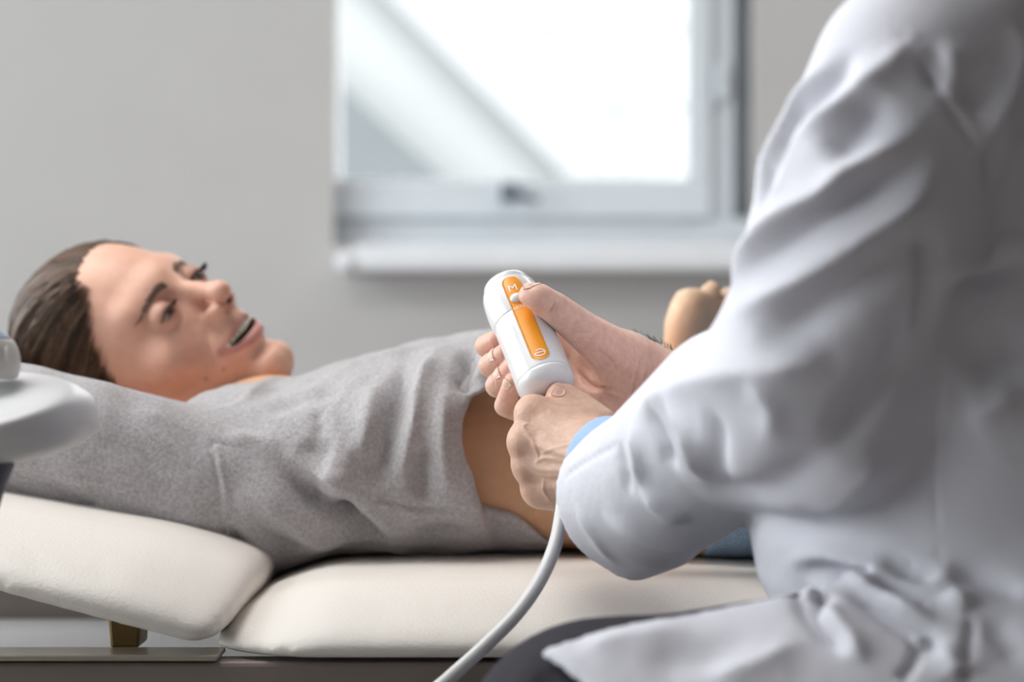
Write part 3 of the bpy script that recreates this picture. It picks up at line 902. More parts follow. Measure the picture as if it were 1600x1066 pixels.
ring(.1725, .0072, .0010, 'stitching', 'denim_dark', jeans, th=.0008)
ring(.1830, .0056, .0009, 'stitching', 'denim_dark', jeans)

# ------------------------------------------------------------------ handheld applicator
HT, HB = P(791, 446, 1.722), P(858, 612, 1.660)
hz_ = (HB - HT) / np.linalg.norm(HB - HT); HL = np.linalg.norm(HB - HT)
tocam = A(0, 0, CZ) - (HT + HB) / 2
hx_, hy_, hz_ = frame_of(HB - HT, tocam)          # x of the handpiece looks at the camera
applicator = tag(empty('handheld_applicator', HT), 'white plastic handheld applicator with orange label held in two hands', 'medical device')
def ap(name, prof, m, seg=64):
    v, f = lathe(prof, HT, hx_, hy_, hz_, seg)
    return put(name, v, f, m, applicator)
k_ = HL / .10
ap('end_ring', [(0.0005, .004), (0, .0148), (.0006, .0164), (.0018, .0171), (.0052, .0173), (.0060, .0170), (.0064, .0160)], 'plastic_white')
ap('collar', [(.0062, .0150), (.0064, .0184), (.0072, .0192), (.0110, .0204), (.0190, .0211), (.0260, .0212), (.0320, .0209), (.0376, .0204), (.0383, .02025), (.0385, .0198)], 'plastic_white')
ap('grip', [(.0382, .0185), (.0384, .0201), (.0389, .0203), (.055, .0201), (.075, .0202), (.0890 * k_, .0205), (.0907 * k_, .0205), (.0910 * k_, .0203)], 'plastic_gloss')
ap('end_cap', [(.0908 * k_, .0198), (.0910 * k_, .0204), (.0930 * k_, .0203), (.0970 * k_, .0193), (.1000 * k_, .0168), (.1020 * k_, .0128), (.1032 * k_, .0075), (.1036 * k_, .0030)], 'plastic_gloss')
def rad_at(s):
    return np.interp(s, [.0075, .011, .019, .026, .032, .0372, .0392, .055, .075, .09], [.0190, .0203, .0211, .0212, .0209, .0204, .0203, .0201, .0202, .0205])
def on_ap(a, s, off):
    """a: arc length round the grip (+ to the right in view), s: distance from the top end."""
    a = np.asarray(a, float); s = np.asarray(s, float)
    r = rad_at(s); th = a / .0203 + LAB0
    return HT + hz_ * s[..., None] + (r + off)[..., None] * (np.cos(th)[..., None] * hx_ + np.sin(th)[..., None] * (hy_ * SGN))
SGN = 1.0 if (hy_ @ A(1, 0, 0)) > 0 else -1.0
LAB0 = 0.20
def strip(s0, s1, w, off, th, name, m, n=44, mm=10):
    ec = (w / 2) * (1 - np.cos(np.linspace(.02, math.pi / 2, 12))) / (s1 - s0)
    rows = np.concatenate([ec, np.linspace(ec[-1], 1 - ec[-1], 22)[1:-1], 1 - ec[::-1]]); V = []
    for t in rows:
        s = s0 + (s1 - s0) * t
        e = min(s - s0, s1 - s); hwid = w / 2
        if e < hwid: hwid = math.sqrt(max(1e-9, hwid ** 2 - (hwid - e) ** 2))
        for j in range(mm + 1):
            V.append(on_ap((-1 + 2 * j / mm) * hwid, s, off + th))
        for j in range(mm + 1):
            V.append(on_ap((-1 + 2 * j / mm) * hwid, s, off - .0004))
    c = 2 * (mm + 1); Fc = []
    for i in range(n - 1):
        for j in range(mm):
            Fc.append((i * c + j, i * c + j + 1, (i + 1) * c + j + 1, (i + 1) * c + j))
        for j in (0, mm):
            Fc.append((i * c + j, i * c + j + mm + 1, (i + 1) * c + j + mm + 1, (i + 1) * c + j))
    return put(name, np.array(V), Fc, m, applicator)
strip(.0090, .0880 * k_, .0140, .0002, .0000, 'label_border', 'print_white')
lab = strip(.0097, .0873 * k_, .0126, .0004, .0001, 'orange_label', 'label_orange')
def letters(txt, size, a0, s0, name, off=.0008):
    cu = bpy.data.curves.new('lettering', 'FONT'); cu.body = txt; cu.size = size; cu.align_x = 'CENTER'; cu.extrude = 0.0
    to = bpy.data.objects.new('lettering_tmp', cu); COL.objects.link(to)
    bpy.context.view_layer.update()
    dg = bpy.context.evaluated_depsgraph_get()
    me = bpy.data.meshes.new_from_object(to.evaluated_get(dg))
    co = np.array([v.co[:] for v in me.vertices]); fs = [tuple(p.vertices) for p in me.polygons]
    bpy.data.objects.remove(to); bpy.data.curves.remove(cu); bpy.data.meshes.remove(me)
    V = on_ap(a0 + co[:, 0], s0 - co[:, 1], np.full(len(co), off))
    return put(name, V, fs, 'print_white', lab, smooth=False)
letters('M', .0085, -.0008, .0245, 'letter')
letters('HETE', .0036, -.0014, .0405, 'lettering')
# round emblem near the lower end: an open ring with a bar
def arcstrip(cx, cs, rx, ry, a0, a1, w, name):
    V = []; n = 26
    for i in range(n + 1):
        t = math.radians(a0 + (a1 - a0) * i / n)
        for e in (-w / 2, w / 2):
            V.append(on_ap(cx + (rx + e) * math.cos(t), cs - (ry + e) * math.sin(t), .0008))
    return V, [(2 * i, 2 * i + 1, 2 * i + 3, 2 * i + 2) for i in range(n)]
es = .0815 * k_
v1 = arcstrip(0, es, .0036, .0028, -175, 130, .0008, '')
v2 = ([on_ap(-.0036 + .0072 * i / 10, es + y, .0008) for i in range(11) for y in (-.0005, .0003)], [(2 * i, 2 * i + 2, 2 * i + 3, 2 * i + 1) for i in range(10)])
v, f = merge(v1, v2)
put('emblem', v, f, 'print_white', lab, smooth=False)
# push button under the thumb
bc = on_ap(-.0002, .0310, .0002); bn = bc - HT; bn -= hz_ * (bn @ hz_); bn /= np.linalg.norm(bn)
v, f = uvs((0, 0, 0), 1.0, 16, 24)
bside = np.cross(hz_, bn)
put('button', bc + np.outer(v[:, 0], hz_) * .0040 + np.outer(v[:, 1], bside) * .0054 + np.outer(v[:, 2], bn) * .0032, f, 'plastic_gloss', applicator)
# cable: leaves the lower end inside the fist, hangs past the couch edge
cab = crom([HB - hz_ * .010 - hx_ * .008, P(862, 640, 1.662), P(872, 690, 1.642), P(880, 760, 1.612), P(877, 805, 1.600), P(866, 856, 1.582), P(842, 910, 1.565), P(805, 962, 1.55), P(755, 1012, 1.54), P(695, 1066, 1.53), P(600, 1150, 1.52), P(420, 1400, 1.49), P(180, 1900, 1.47), A(-.35, 1.46, .10), A(-.55, 1.45, .008), A(-.8, 1.4, .006)], 10)
v, f = tube(cab, .00465, 16)
put('cable', v, f, 'cable_white', applicator)
v, f = tube([cab[2], cab[6], cab[10]], [.0070, .0065, .0055], 18)
put('cable_sleeve', v, f, 'cable_white', applicator)

# ------------------------------------------------------------------ doctor
# far hand (right hand) wrapped round the grip; near hand (left hand) closed round the cable end
def seg_r(pts, rs):
    return [np.asarray(q) for q in pts], rs
FH = dict(
    wrist=P(1022, 604, 1.735), heel=P(975, 600, 1.738),
    fingers=[
        [P(888, 512, 1.758), P(812, 522, 1.762), P(767, 539, 1.742), P(760, 541, 1.722), P(774, 531, 1.708)],
        [P(892, 545, 1.762), P(818, 556, 1.764), P(774, 570, 1.738), P(766, 572, 1.709), P(789, 551, 1.691)],
        [P(898, 578, 1.760), P(830, 588, 1.760), P(788, 600, 1.732), P(777, 603, 1.702), P(803, 570, 1.684)],
        [P(906, 608, 1.754), P(848, 620, 1.752), P(805, 640, 1.722), P(790, 634, 1.695), P(801, 597, 1.680)],
    ],
    fr=[[.0105, .0095, .0088, .0082, .0064], [.0108, .0100, .0092, .0086, .0068], [.0105, .0098, .0090, .0086, .0068], [.0095, .0086, .0082, .0080, .0062]],
    thumb=[P(978, 566, 1.716), P(912, 517, 1.690), P(866, 481, 1.677), P(843, 466, 1.673), P(828, 459, 1.674)],
    tr=[.0200, .0135, .0112, .0098, .0070])
def far_hand(p):
    palm = chain(p, [FH['wrist'], FH['heel'], P(930, 590, 1.752)], [.0255, .0250, .0180])
    palm = smin(palm, chain(p, [P(985, 575, 1.735), P(900, 530, 1.756)], [.022, .0125]), .012)
    palm = smin(palm, chain(p, [P(975, 620, 1.738), P(915, 612, 1.752)], [.021, .0125]), .012)
    palm = smin(palm, ell(p, P(950, 555, 1.722), (.024, .016, .0165)), .014)      # thenar
    palm = smin(palm, ell(p, P(945, 616, 1.735), (.022, .014, .012)), .012)      # hypothenar
    palm = ssub(palm, rc(p, P(905, 575, 1.716), P(880, 590, 1.716), .016, .016), .012)
    d = palm
    for f_, r_ in zip(FH['fingers'], FH['fr']):
        c = chain(p, f_, r_)
        d = np.minimum(d, smin(palm, c, .009))
    t = chain(p, FH['thumb'], FH['tr'])
    t = smin(t, ell(p, P(838, 464, 1.6715), (.0115, .0080, .0074)), .004)
    d = np.minimum(d, smin(palm, t, .012))
    d = smin(d, chain(p, [FH['wrist'], P(1120, 652, 1.72), P(1290, 700, 1.60)], [.0255, .030, .040]), .015)
    return d
NW = P(940, 722, 1.612)
NH = dict(
    mcp=[P(833, 646, 1.6350), P(822, 690, 1.6290), P(828, 729, 1.6300), P(841, 766, 1.6350)],
    pip=[P(838, 648, 1.672), P(828, 693, 1.672), P(836, 731, 1.670), P(848, 764, 1.668)],
    dip=[P(868, 655, 1.682), P(862, 697, 1.684), P(866, 733, 1.681), P(872, 764, 1.677)],
    tip=[P(884, 662, 1.665), P(882, 700, 1.664), P(884, 736, 1.662), P(886, 764, 1.660)])
def near_hand(p):
    palm = None
    fr = [.0105, .0108, .0100, .0092]
    for m_, r_ in zip(NH['mcp'], fr):
        b = NW * .72 + m_ * .28
        c = rc(p, b, m_, .0165, r_ + .0008)
        palm = c if palm is None else smin(palm, c, .013)
    palm = smin(palm, chain(p, [NW, P(905, 716, 1.622)], [.024, .021]), .014)
    palm = smin(palm, ell(p, P(880, 655, 1.645), (.024, .016, .013)), .014)      # flesh towards the thumb
    palm = smin(palm, ell(p, P(882, 770, 1.634), (.020, .014, .0125)), .012)     # little finger edge
    d = palm
    for i in range(4):
        c = chain(p, [NH['mcp'][i], NH['pip'][i], NH['dip'][i], NH['tip'][i]], [fr[i] + .0004, fr[i] - .0004, fr[i] - .0015, fr[i] - .003])
        d = np.minimum(d, smin(palm, c, .006))
        d = smin(d, sph(p, NH['mcp'][i] + A(-.0012, -.0015, .0008), fr[i] * .80), .006)
    t = chain(p, [P(930, 668, 1.645), P(904, 640, 1.652), P(882, 622, 1.652), P(872, 615, 1.650)], [.016, .0125, .0102, .0076])
    d = np.minimum(d, smin(palm, t, .008))
    d = smin(d, chain(p, [NW, P(1010, 735, 1.56), P(1250, 690, 1.40)], [.0245, .029, .042]), .015)
    return d
def bounds(pts, m):
    q = np.array(pts); return q.min(0) - m, q.max(0) + m
fpts = [FH['wrist'], FH['heel'], P(1060, 630, 1.73)] + [q for f_ in FH['fingers'] for q in f_] + FH['thumb']
lo, hi = bounds(fpts, .032)
Va, Qa = mesh_sdf(far_hand, lo, hi, 0.0010)
npts = [NW, P(990, 735, 1.575)] + [q for k in ('mcp', 'pip', 'dip', 'tip') for q in NH[k]] + [P(872, 608, 1.65)]
lo, hi = bounds(npts, .028)
Vb, Qb = mesh_sdf(near_hand, lo, hi, 0.0010)
# creases, tendons and veins
fa = Folds(Va, Qa)
for pts, w, h in [
    ([(868, 470), (862, 482), (857, 494)], .0011, -.0010), ([(874, 471), (869, 484), (863, 497)], .0009, -.0007),
    ([(880, 468), (886, 474), (884, 482)], .0012, -.0009),
    ([(884, 520), (900, 514), (925, 512), (945, 516)], .0012, -.0009), ([(886, 526), (905, 521), (930, 520)], .0010, -.0007), ([(890, 533), (910, 530), (925, 530)], .0009, -.0005),
    ([(892, 512), (898, 505), (906, 504)], .0014, -.0008),
    ([(897, 575), (918, 598), (938, 606), (960, 602)], .0020, -.0022), ([(938, 606), (952, 616), (975, 622)], .0016, -.0010),
    ([(985, 640), (990, 600), (998, 562)], .0012, -.0012), ([(998, 634), (1004, 600), (1010, 565)], .0010, -.0009), ([(1012, 625), (1016, 598), (1020, 572)], .0010, -.0007),
    ([(930, 545), (950, 560), (965, 580)], .0016, -.0005), ([(910, 545), (930, 565), (945, 590)], .0016, -.0005),
    ([(768, 588), (780, 594), (790, 592)], .0008, -.0006), ([(777, 622), (790, 626), (800, 622)], .0008, -.0007),
    ([(768, 585), (770, 596), (776, 606)], .0008, -.0005)]:
    fa.line(pts, w, h * 1.6)
Va = fa.done()
fb = Folds(Vb, Qb)
for pts, w, h in [
    ([(828, 645), (860, 665), (900, 690), (930, 702)], .0030, .0012), ([(816, 690), (850, 700), (890, 712), (925, 718)], .0028, .0014),
    ([(822, 730), (850, 735), (885, 735), (915, 730)], .0026, .0014), ([(838, 764), (860, 762), (885, 752)], .0026, .0012),
    ([(812, 665), (830, 674), (850, 686)], .0046, -.0010), ([(808, 710), (828, 712), (850, 716)], .0046, -.0011), ([(818, 748), (838, 750), (860, 748)], .0040, -.0010),
    ([(826, 658), (818, 668), (834, 690), (842, 712)], .0013, .0011), ([(805, 672), (830, 690), (840, 710), (836, 724)], .0013, .0012),
    ([(836, 724), (850, 716), (880, 720)], .0012, .0011), ([(812, 722), (836, 738), (856, 744), (890, 742)], .0013, .0012),
    ([(850, 744), (850, 765), (862, 785)], .0014, .0010), ([(868, 745), (872, 768), (880, 790)], .0018, .0011), ([(840, 712), (870, 700), (905, 690)], .0011, .0007),
    ([(845, 626), (880, 634), (925, 630)], .0022, -.0006)]:
    fb.line(pts, w, h * .8)
Vb = fb.done()
# upper body, neck and head inside the coat, coarse
DX, DY = 0.305, 1.45
DS, DE = P(1465, 95, 1.345), P(1285, 640, 1.365)
DHP = A(.285, 1.40, 1.285)
fwd = A(-.90, .40, -.17); fwd /= np.linalg.norm(fwd)
upv = A(-.16, .07, .98); upv -= fwd * (upv @ fwd); upv /= np.linalg.norm(upv)
DHR = np.stack([np.cross(fwd, upv), fwd, upv], 1)
def dbody(p):
    d = chain(p, [A(DX + .01, DY, .63), A(DX, DY, .80), A(DX - .005, DY + .0, .98)], [.092, .092, .085])
    d = smin(d, rc(p, (DX - .01, DY - .10, .965), (DX - .01, DY + .10, .965), .045, .045), .04)
    d = smin(d, rc(p, (DX - .01, DY, 1.00), DHP - upv * .06 - fwd * .018, .050, .050), .03)
    d = smin(d, chain(p, [DS, DE, P(1080, 705, 1.505), P(960, 728, 1.60)], [.045, .040, .034, .026]), .03)
    d = smin(d, chain(p, [A(.26, 1.55, 1.0), A(.20, 1.66, .835), P(1120, 652, 1.72), P(1040, 610, 1.733)], [.045, .038, .029, .0255]), .03)
    return d
Vc, Qc = mesh_sdf(dbody, (.0, 1.22, .50), (.50, 1.79, 1.36), 0.006)
Vd, Qd = mesh_sdf(lambda p: smax(head_f((p - DHP.astype(p.dtype)) @ DHR.astype(p.dtype)), -(((p - DHP.astype(p.dtype)) @ DHR.astype(p.dtype))[:, 2] + .105), .02), DHP - .15, DHP + .15, 0.004)
sk = A(.66, .43, .335)
def hand_col(V, tips, rad=.016):
    c = np.tile(sk, (len(V), 1))
    for q in tips:
        w = .55 * np.exp(-(np.linalg.norm(V - q, axis=1) / rad) ** 2)
        c = c * (1 - w[:, None]) + A(.72, .37, .30) * w[:, None]
    return c
Ca = hand_col(Va, [f_[-1] for f_ in FH['fingers']] + [FH['thumb'][-1], P(900, 600, 1.745), P(950, 560, 1.72)])
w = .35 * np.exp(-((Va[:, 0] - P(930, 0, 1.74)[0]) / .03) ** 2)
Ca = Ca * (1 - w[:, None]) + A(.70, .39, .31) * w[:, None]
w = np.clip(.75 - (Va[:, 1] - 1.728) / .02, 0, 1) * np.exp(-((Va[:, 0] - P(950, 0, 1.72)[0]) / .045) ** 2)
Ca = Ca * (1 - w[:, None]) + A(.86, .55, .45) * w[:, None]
Cb = hand_col(Vb, NH['mcp'] + [P(872, 612, 1.65)], .011) * A(.97, .97, .94)
Cc = np.tile(sk, (len(Vc), 1)); Cd = np.tile(sk, (len(Vd), 1))
o1, o2, o3 = len(Va), len(Va) + len(Vb), len(Va) + len(Vb) + len(Vc)
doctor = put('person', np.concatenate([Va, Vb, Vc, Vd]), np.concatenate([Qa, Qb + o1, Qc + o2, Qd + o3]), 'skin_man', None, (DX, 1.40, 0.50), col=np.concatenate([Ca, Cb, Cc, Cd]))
tag(doctor, 'person in white coat seated beside the couch, holding the applicator', 'person')
# short hair of the doctor
def dhair(l):
    d = ell(l, (0, -.02, .040), (.080, .102, .086))
    return smax(smax(d, .80 * l[:, 1] - .60 * l[:, 2] - .012, .012), -(l[:, 2] + .055), .015)
V, Q = mesh_sdf(lambda p: dhair((p - DHP.astype(p.dtype)) @ DHR.astype(p.dtype)), DHP - .15, DHP + .15, 0.004)
put('hair', V, Q, 'hair', doctor, col=np.tile(A(.06, .045, .035), (len(V), 1)))
for s in (1, -1):
    v, f = uvs(EYEC * A(s, 1, 1), .0122, 10, 14)
    g = A(0, 1, -.2) / 1.02; dt = ((v - EYEC * A(s, 1, 1)) / .0122) @ g
    put('eye', v @ DHR.T + DHP, f, 'eye', doctor, col=np.where((dt > .85)[:, None], A(.03, .03, .035), A(.6, .58, .56)))
# short hairs on the far wrist, and a thin strap
rngh = random.Random(11); parts = []
fwh = Folds(Va, Qa)
for i in range(70):
    q = fwh.hit(rngh.uniform(985, 1050), 0) if False else None
    t = rngh.random(); a = P(985 + 62 * t, 540 + 30 * t, 1.735)
    loc, nor, ii, ds = fwh.bvh.find_nearest(Vector(a + A(rngh.uniform(-.004, .004), rngh.uniform(-.008, .012), .006)))
    loc = np.array(loc); nor = np.array(nor); e = loc + nor * rngh.uniform(.003, .006) + A(-rngh.uniform(.003, .008), rngh.uniform(-.002, .002), 0)
    parts.append(tube([loc, (loc + e) / 2 + nor * .001, e], [.00011, .0001, .00004], 3, False))
v, f = merge(*parts); tag(put('wrist_hair', v, f, 'dark_hair', doctor), kind='stuff')
# fingernails
def nail(c, tipdir, nor, w, l, name='fingernail', bvh=None):
    t = tipdir / np.linalg.norm(tipdir); n = nor - t * (nor @ t); n /= np.linalg.norm(n); s = np.cross(t, n)
    V = []; nu, nv = 9, 8
    for lay in (0, -.0007):
        for i in range(nv + 1):
            v = -1 + 2 * i / nv
            ww = w * (1 - .22 * max(0, -v) ** 3 - .12 * max(0, v) ** 6)
            for j in range(nu + 1):
                u = -1 + 2 * j / nu
                bl = l * (1 - .20 * u * u)
                q = c + t * (v * bl / 2) + s * (u * ww / 2) + n * (lay - .0021 * u * u * (w / .011) - .0006 * v * v)
                if bvh is not None:      # lie on the finger
                    lo_, no_, ii_, ds_ = bvh.find_nearest(Vector(q - n * lay))
                    q = np.array(lo_) + np.array(no_) * (.00055 + lay * 1.4 + .0003 * max(0, v))
                V.append(q)
    c_ = nu + 1; o = (nv + 1) * c_; Fc = []
    for i in range(nv):
        for j in range(nu):
            a = i * c_ + j
            Fc.append((a, a + 1, a + c_ + 1, a + c_)); Fc.append((a + o, a + c_ + o, a + c_ + 1 + o, a + 1 + o))
    rim = [j for j in range(c_)] + [i * c_ + nu for i in range(1, nv + 1)] + [nv * c_ + j for j in range(nu - 1, -1, -1)] + [i * c_ for i in range(nv - 1, 0, -1)]
    for a, b in zip(rim, rim[1:] + rim[:1]):
        Fc.append((a, b, b + o, a + o))
    return put(name, np.array(V), Fc, 'nail', doctor)
bva = BVHTree.FromPolygons(Va.tolist(), Qa.tolist()); bvb = BVHTree.FromPolygons(Vb.tolist(), Qb.tolist())
def nail_at(bvh, px, py, tip_px, w, l, tilt=A(0, 0, 0)):
    d = Vector(P(px, py, 1.0) - P(800, 533, 0.0)); d.normalize()
    loc, nor, i, ds = bvh.ray_cast(EYE, d)
    if loc is None: return
    loc = np.array(loc); nor = np.array(nor)
    t = P(tip_px[0], tip_px[1], loc[1]) - loc
    return nail(loc + nor * .0004, t, nor + tilt, w, l, bvh=bvh)
nail_at(bva, 767, 554, (792, 546), .0092, .0092)
nail_at(bva, 776, 582, (802, 568), .0090, .0090)
nail_at(bva, 789, 600, (803, 580), .0080, .0078)
nail(P(832, 447, 1.6735), P(812, 449, 1.672) - P(844, 452, 1.674), A(-.10, -.45, .9), .0112, .0115, bvh=bva)
nail_at(bvb, 873, 613, (862, 607), .0088, .0085)

# ---- white coat
CT_x = np.array([.54, .62, .70, .76, .82, .90, .98, 1.05, 1.10])
def coat_torso(p):
    z = p[:, 2]
    cx = np.interp(z, [.54, .70, .85, 1.0, 1.10], [.315, .297, .300, .302, .300])
    ax = np.interp(z, [.54, .62, .685, .70, .72, .745, .76, .82, .92, 1.0, 1.06, 1.10], [.120, .120, .122, .138, .149, .154, .152, .142, .138, .128, .105, .07])
    by = np.interp(z, [.54, .62, .70, .80, .92, 1.0, 1.06, 1.10], [.175, .165, .152, .150, .152, .158, .146, .10])
    u = np.abs(p[:, 0] - cx) / ax; v = np.abs(p[:, 1] - DY) / by
    e = 2.25
    rr = (u ** e + v ** e) ** (1 / e)
    return smax((rr - 1) * np.minimum(ax, by), np.maximum(z - 1.10, .535 - z), .03)
CE, CC = P(1285, 615, 1.365), P(972, 783, 1.592)
cax = (CC - CE) / np.linalg.norm(CC - CE)
FSL = [DE * .5 + CE * .5, CE * .62 + CC * .38 + A(0, 0, .012), CE * .25 + CC * .75, CC + cax * .03]
FSR = [.062, .056, .0515, .0480]
TH0, TH1 = A(.30, 1.345, .648), P(942, 1196, 1.365)
def thigh_f(p):
    return rc(p, TH0, TH1, .096, .078)
# the corner of the skirt that lies over the thigh
def trace(f_, px, py):
    d = 1.05
    for _ in range(80):
        v_ = float(f_(P(px, py, d)[None, :].astype(np.float64))[0])
        if v_ < .0003 or d > 1.6: break
        d += max(v_, .0004)
    return P(px, py, d)
e0, e1, e2 = trace(thigh_f, 834, 1056), trace(thigh_f, 1010, 1008), trace(thigh_f, 1190, 969)
ea = (TH0 - TH1) / np.linalg.norm(TH0 - TH1)
en = np.cross(e2 - e0, A(0, .45, -1.0)); en /= np.linalg.norm(en)
if en @ (P(1000, 1066, 1.3) - e0) > 0: en = -en      # points to the far, uncovered side
eh = np.cross(P(925, 1075, 1.29) - e0, A(0, .3, -1.0)); eh /= np.linalg.norm(eh)
if eh @ (P(1100, 1030, 1.33) - e0) > 0: eh = -eh     # points out past the hem
SH0, SH1 = P(1490, 60, 1.345), P(1375, 330, 1.345)
def coat_f(p):
    d = coat_torso(p)
    arm = chain(p, [P(1515, 40, 1.37), P(1442, 130, 1.312), P(1345, 370, 1.318), P(1285, 600, 1.365)], [.060, .0610, .0610, .0635])
    arm = smin(arm, chain(p, FSL, FSR), .03)
    arm = smin(arm, rc(p, P(1020, 830, 1.562), P(976, 892, 1.588), .026, .007), .018)
    cut = (p - CC.astype(p.dtype)) @ cax.astype(p.dtype)
    arm = smax(arm, cut, .003)
    inn = chain(p, [FSL[1], FSL[2], CC + cax * .05], [FSR[1] - .012, FSR[2] - .006, FSR[3] - .0045])
    arm = ssub(arm, np.maximum(inn, -(cut + .12)), .003)
    d = smin(d, arm, .009)
    # right sleeve on the far side
    far = chain(p, [A(.28, 1.55, 1.02), A(.215, 1.655, .845), P(1160, 668, 1.70)], [.058, .056, .046])
    fcut = (p - P(1160, 668, 1.70).astype(p.dtype)) @ ((P(1040, 610, 1.733) - P(1160, 668, 1.70)) / .06).astype(p.dtype)
    d = smin(d, smax(far, fcut, .003), .02)
    # skirt over the near thigh, as a sheet
    th = thigh_f(p)
    sheet = np.abs(th - .0115) - .0032
    sheet = smax(sheet, ((p - e0.astype(p.dtype)) @ en.astype(p.dtype)), .003)
    sheet = smax(sheet, ((p - e0.astype(p.dtype)) @ eh.astype(p.dtype)), .003)
    sheet = smax(sheet, .52 - p[:, 2], .01)
    d = smin(d, sheet, .022)
    # collar
    d = smin(d, rc(p, (DX - .02, DY - .055, 1.085), (DX - .02, DY + .055, 1.085), .028, .028), .03)
    return d
V, Q = mesh_sdf(coat_f, (-.03, 1.13, .50), (.52, 1.78, 1.14), 0.0028)
V = relax(V, Q, 2)
fo = Folds(V, Q); fo.crest = True
for pts, w, h in [
    # upper sleeve
    ([(1300, 95), (1250, 160), (1210, 250), (1180, 335)], .0090, .0050),
    ([(1268, 135), (1235, 205), (1208, 290), (1196, 345)], .0050, -.0060),
    ([(1340, 85), (1285, 145), (1240, 195)], .0075, -.0055),
    ([(1406, 79), (1322, 163), (1245, 215)], .0085, .0055),
    ([(1380, 140), (1340, 210), (1300, 262)], .0110, -.0060),
    ([(1464, 158), (1411, 220), (1333, 265), (1280, 315), (1205, 357), (1160, 415), (1140, 473)], .0095, .0075),
    ([(1448, 215), (1375, 285), (1285, 340), (1220, 388), (1158, 436)], .0080, -.0065),
    ([(1474, 240), (1420, 322), (1335, 389), (1228, 450), (1135, 500)], .0105, .0085),
    ([(1478, 330), (1390, 400), (1306, 455), (1240, 505), (1180, 545)], .0120, -.0075),
    ([(1225, 215), (1212, 285), (1200, 330)], .0050, .0040),
    ([(1420, 60), (1390, 110), (1340, 150)], .0080, .0030),
    # forearm
    ([(1300, 545), (1231, 575), (1125, 590), (1040, 618), (985, 660)], .0130, .0065),
    ([(1062, 606), (1086, 686), (1093, 750)], .0085, .0060),
    ([(1020, 628), (1038, 690), (1052, 735)], .0065, -.0055),
    ([(1125, 640), (1118, 700), (1120, 760)], .0090, -.0050),
    ([(990, 660), (1000, 710), (1002, 760)], .0070, .0040),
    ([(968, 690), (975, 735), (985, 775)], .0050, -.0030),
    ([(1002, 760), (1040, 795), (1075, 815)], .0090, .0045),
    ([(940, 800), (990, 830), (1050, 850), (1130, 838)], .0100, .0040),
    ([(1090, 770), (1160, 775), (1240, 745), (1310, 700)], .0130, -.0060),
    ([(900, 790), (930, 840), (960, 880)], .0060, .0020),
    ([(1180, 590), (1210, 640), (1200, 700)], .0110, .0040),
    # elbow pinch, back and side
    ([(1435, 368), (1453, 399), (1451, 473), (1440, 540)], .0070, -.0060),
    ([(1595, 365), (1540, 395), (1480, 425)], .0090, .0065),
    ([(1600, 400), (1545, 425), (1490, 450)], .0080, -.0055),
    ([(1480, 63), (1486, 120), (1488, 165)], .0080, .0030),
    ([(1450, 75), (1462, 110), (1470, 140)], .0060, -.0030),
    ([(1590, 53), (1566, 147), (1527, 225)], .0095, .0065),
    ([(1548, 215), (1556, 255), (1548, 310)], .0080, -.0045),
    ([(1520, 120), (1512, 170)], .0080, -.0045),
    ([(1420, 480), (1400, 560), (1340, 640), (1290, 720)], .0100, -.0060),
    ([(1500, 520), (1480, 600), (1470, 680)], .0120, .0040),
    ([(1380, 700), (1330, 760), (1270, 800)], .0120, .0045),
    ([(1600, 520), (1560, 560), (1510, 580)], .0110, -.0050),
    ([(1590, 600), (1550, 640), (1510, 660)], .0110, .0040),
    # waist and lap
    ([(1240, 896), (1285, 889), (1341, 903), (1397, 921), (1476, 950)], .0055, -.0085),
    ([(1230, 880), (1290, 872), (1345, 884), (1400, 905)], .0070, .0050),
    ([(1319, 914), (1352, 936), (1397, 966), (1442, 995), (1476, 1040)], .0055, -.0080),
    ([(1300, 905), (1350, 920), (1410, 950), (1460, 975)], .0060, .0060),
    ([(1251, 936), (1285, 979), (1330, 1024)], .0060, -.0070),
    ([(1275, 940), (1315, 985), (1356, 1040)], .0070, .0055),
    ([(1364, 869), (1420, 889), (1465, 903)], .0055, -.0060),
    ([(1476, 891), (1540, 905), (1600, 930)], .0070, -.0060),
    ([(1480, 925), (1500, 940), (1520, 945)], .0060, .0050),
    ([(1240, 925), (1269, 931), (1285, 928)], .0065, -.0090),
    ([(1460, 1005), (1490, 1040), (1500, 1060)], .0080, .0045),
    ([(1540, 960), (1570, 1000), (1600, 1040)], .0080, -.0030),
    ([(900, 1020), (980, 1000), (1080, 985)], .0120, .0030),
    ([(1000, 1050), (1080, 1030), (1180, 1010)], .0120, -.0025),
    ([(1100, 1060), (1180, 1040), (1260, 1000)], .0100, .0030),
]:
    fo.line(pts, w, h * (1.6 if h > 0 else 1.35))
V = fo.done()
fo = Folds(V, Q)
for pts, w, h in [
    ([(1404, 46), (1453, 121), (1490, 179), (1522, 230)], .0022, -.0030),
    ([(1412, 42), (1461, 116), (1498, 173), (1530, 222)], .0026, .0016),
    ([(1465, 617), (1463, 700), (1462, 792), (1470, 893)], .0018, -.0012),
    ([(1470, 617), (1468, 700), (1467, 792), (1475, 893)], .0022, .0005),
    ([(1436, 995), (1431, 1026), (1406, 1066)], .0028, -.0040),
    ([(1517, 968), (1512, 1017), (1508, 1066)], .0028, -.0040),
    ([(881, 746), (915, 722), (950, 703), (985, 686)], .0016, -.0020),
    ([(1420, 880), (1412, 905)], .0026, -.0030), ([(1442, 940), (1430, 965)], .0026, -.0030),
]:
    fo.line(pts, w, h, taper=.08)
V = fo.done()
coat = put('lab_coat', V, Q, 'coat_white', doctor)
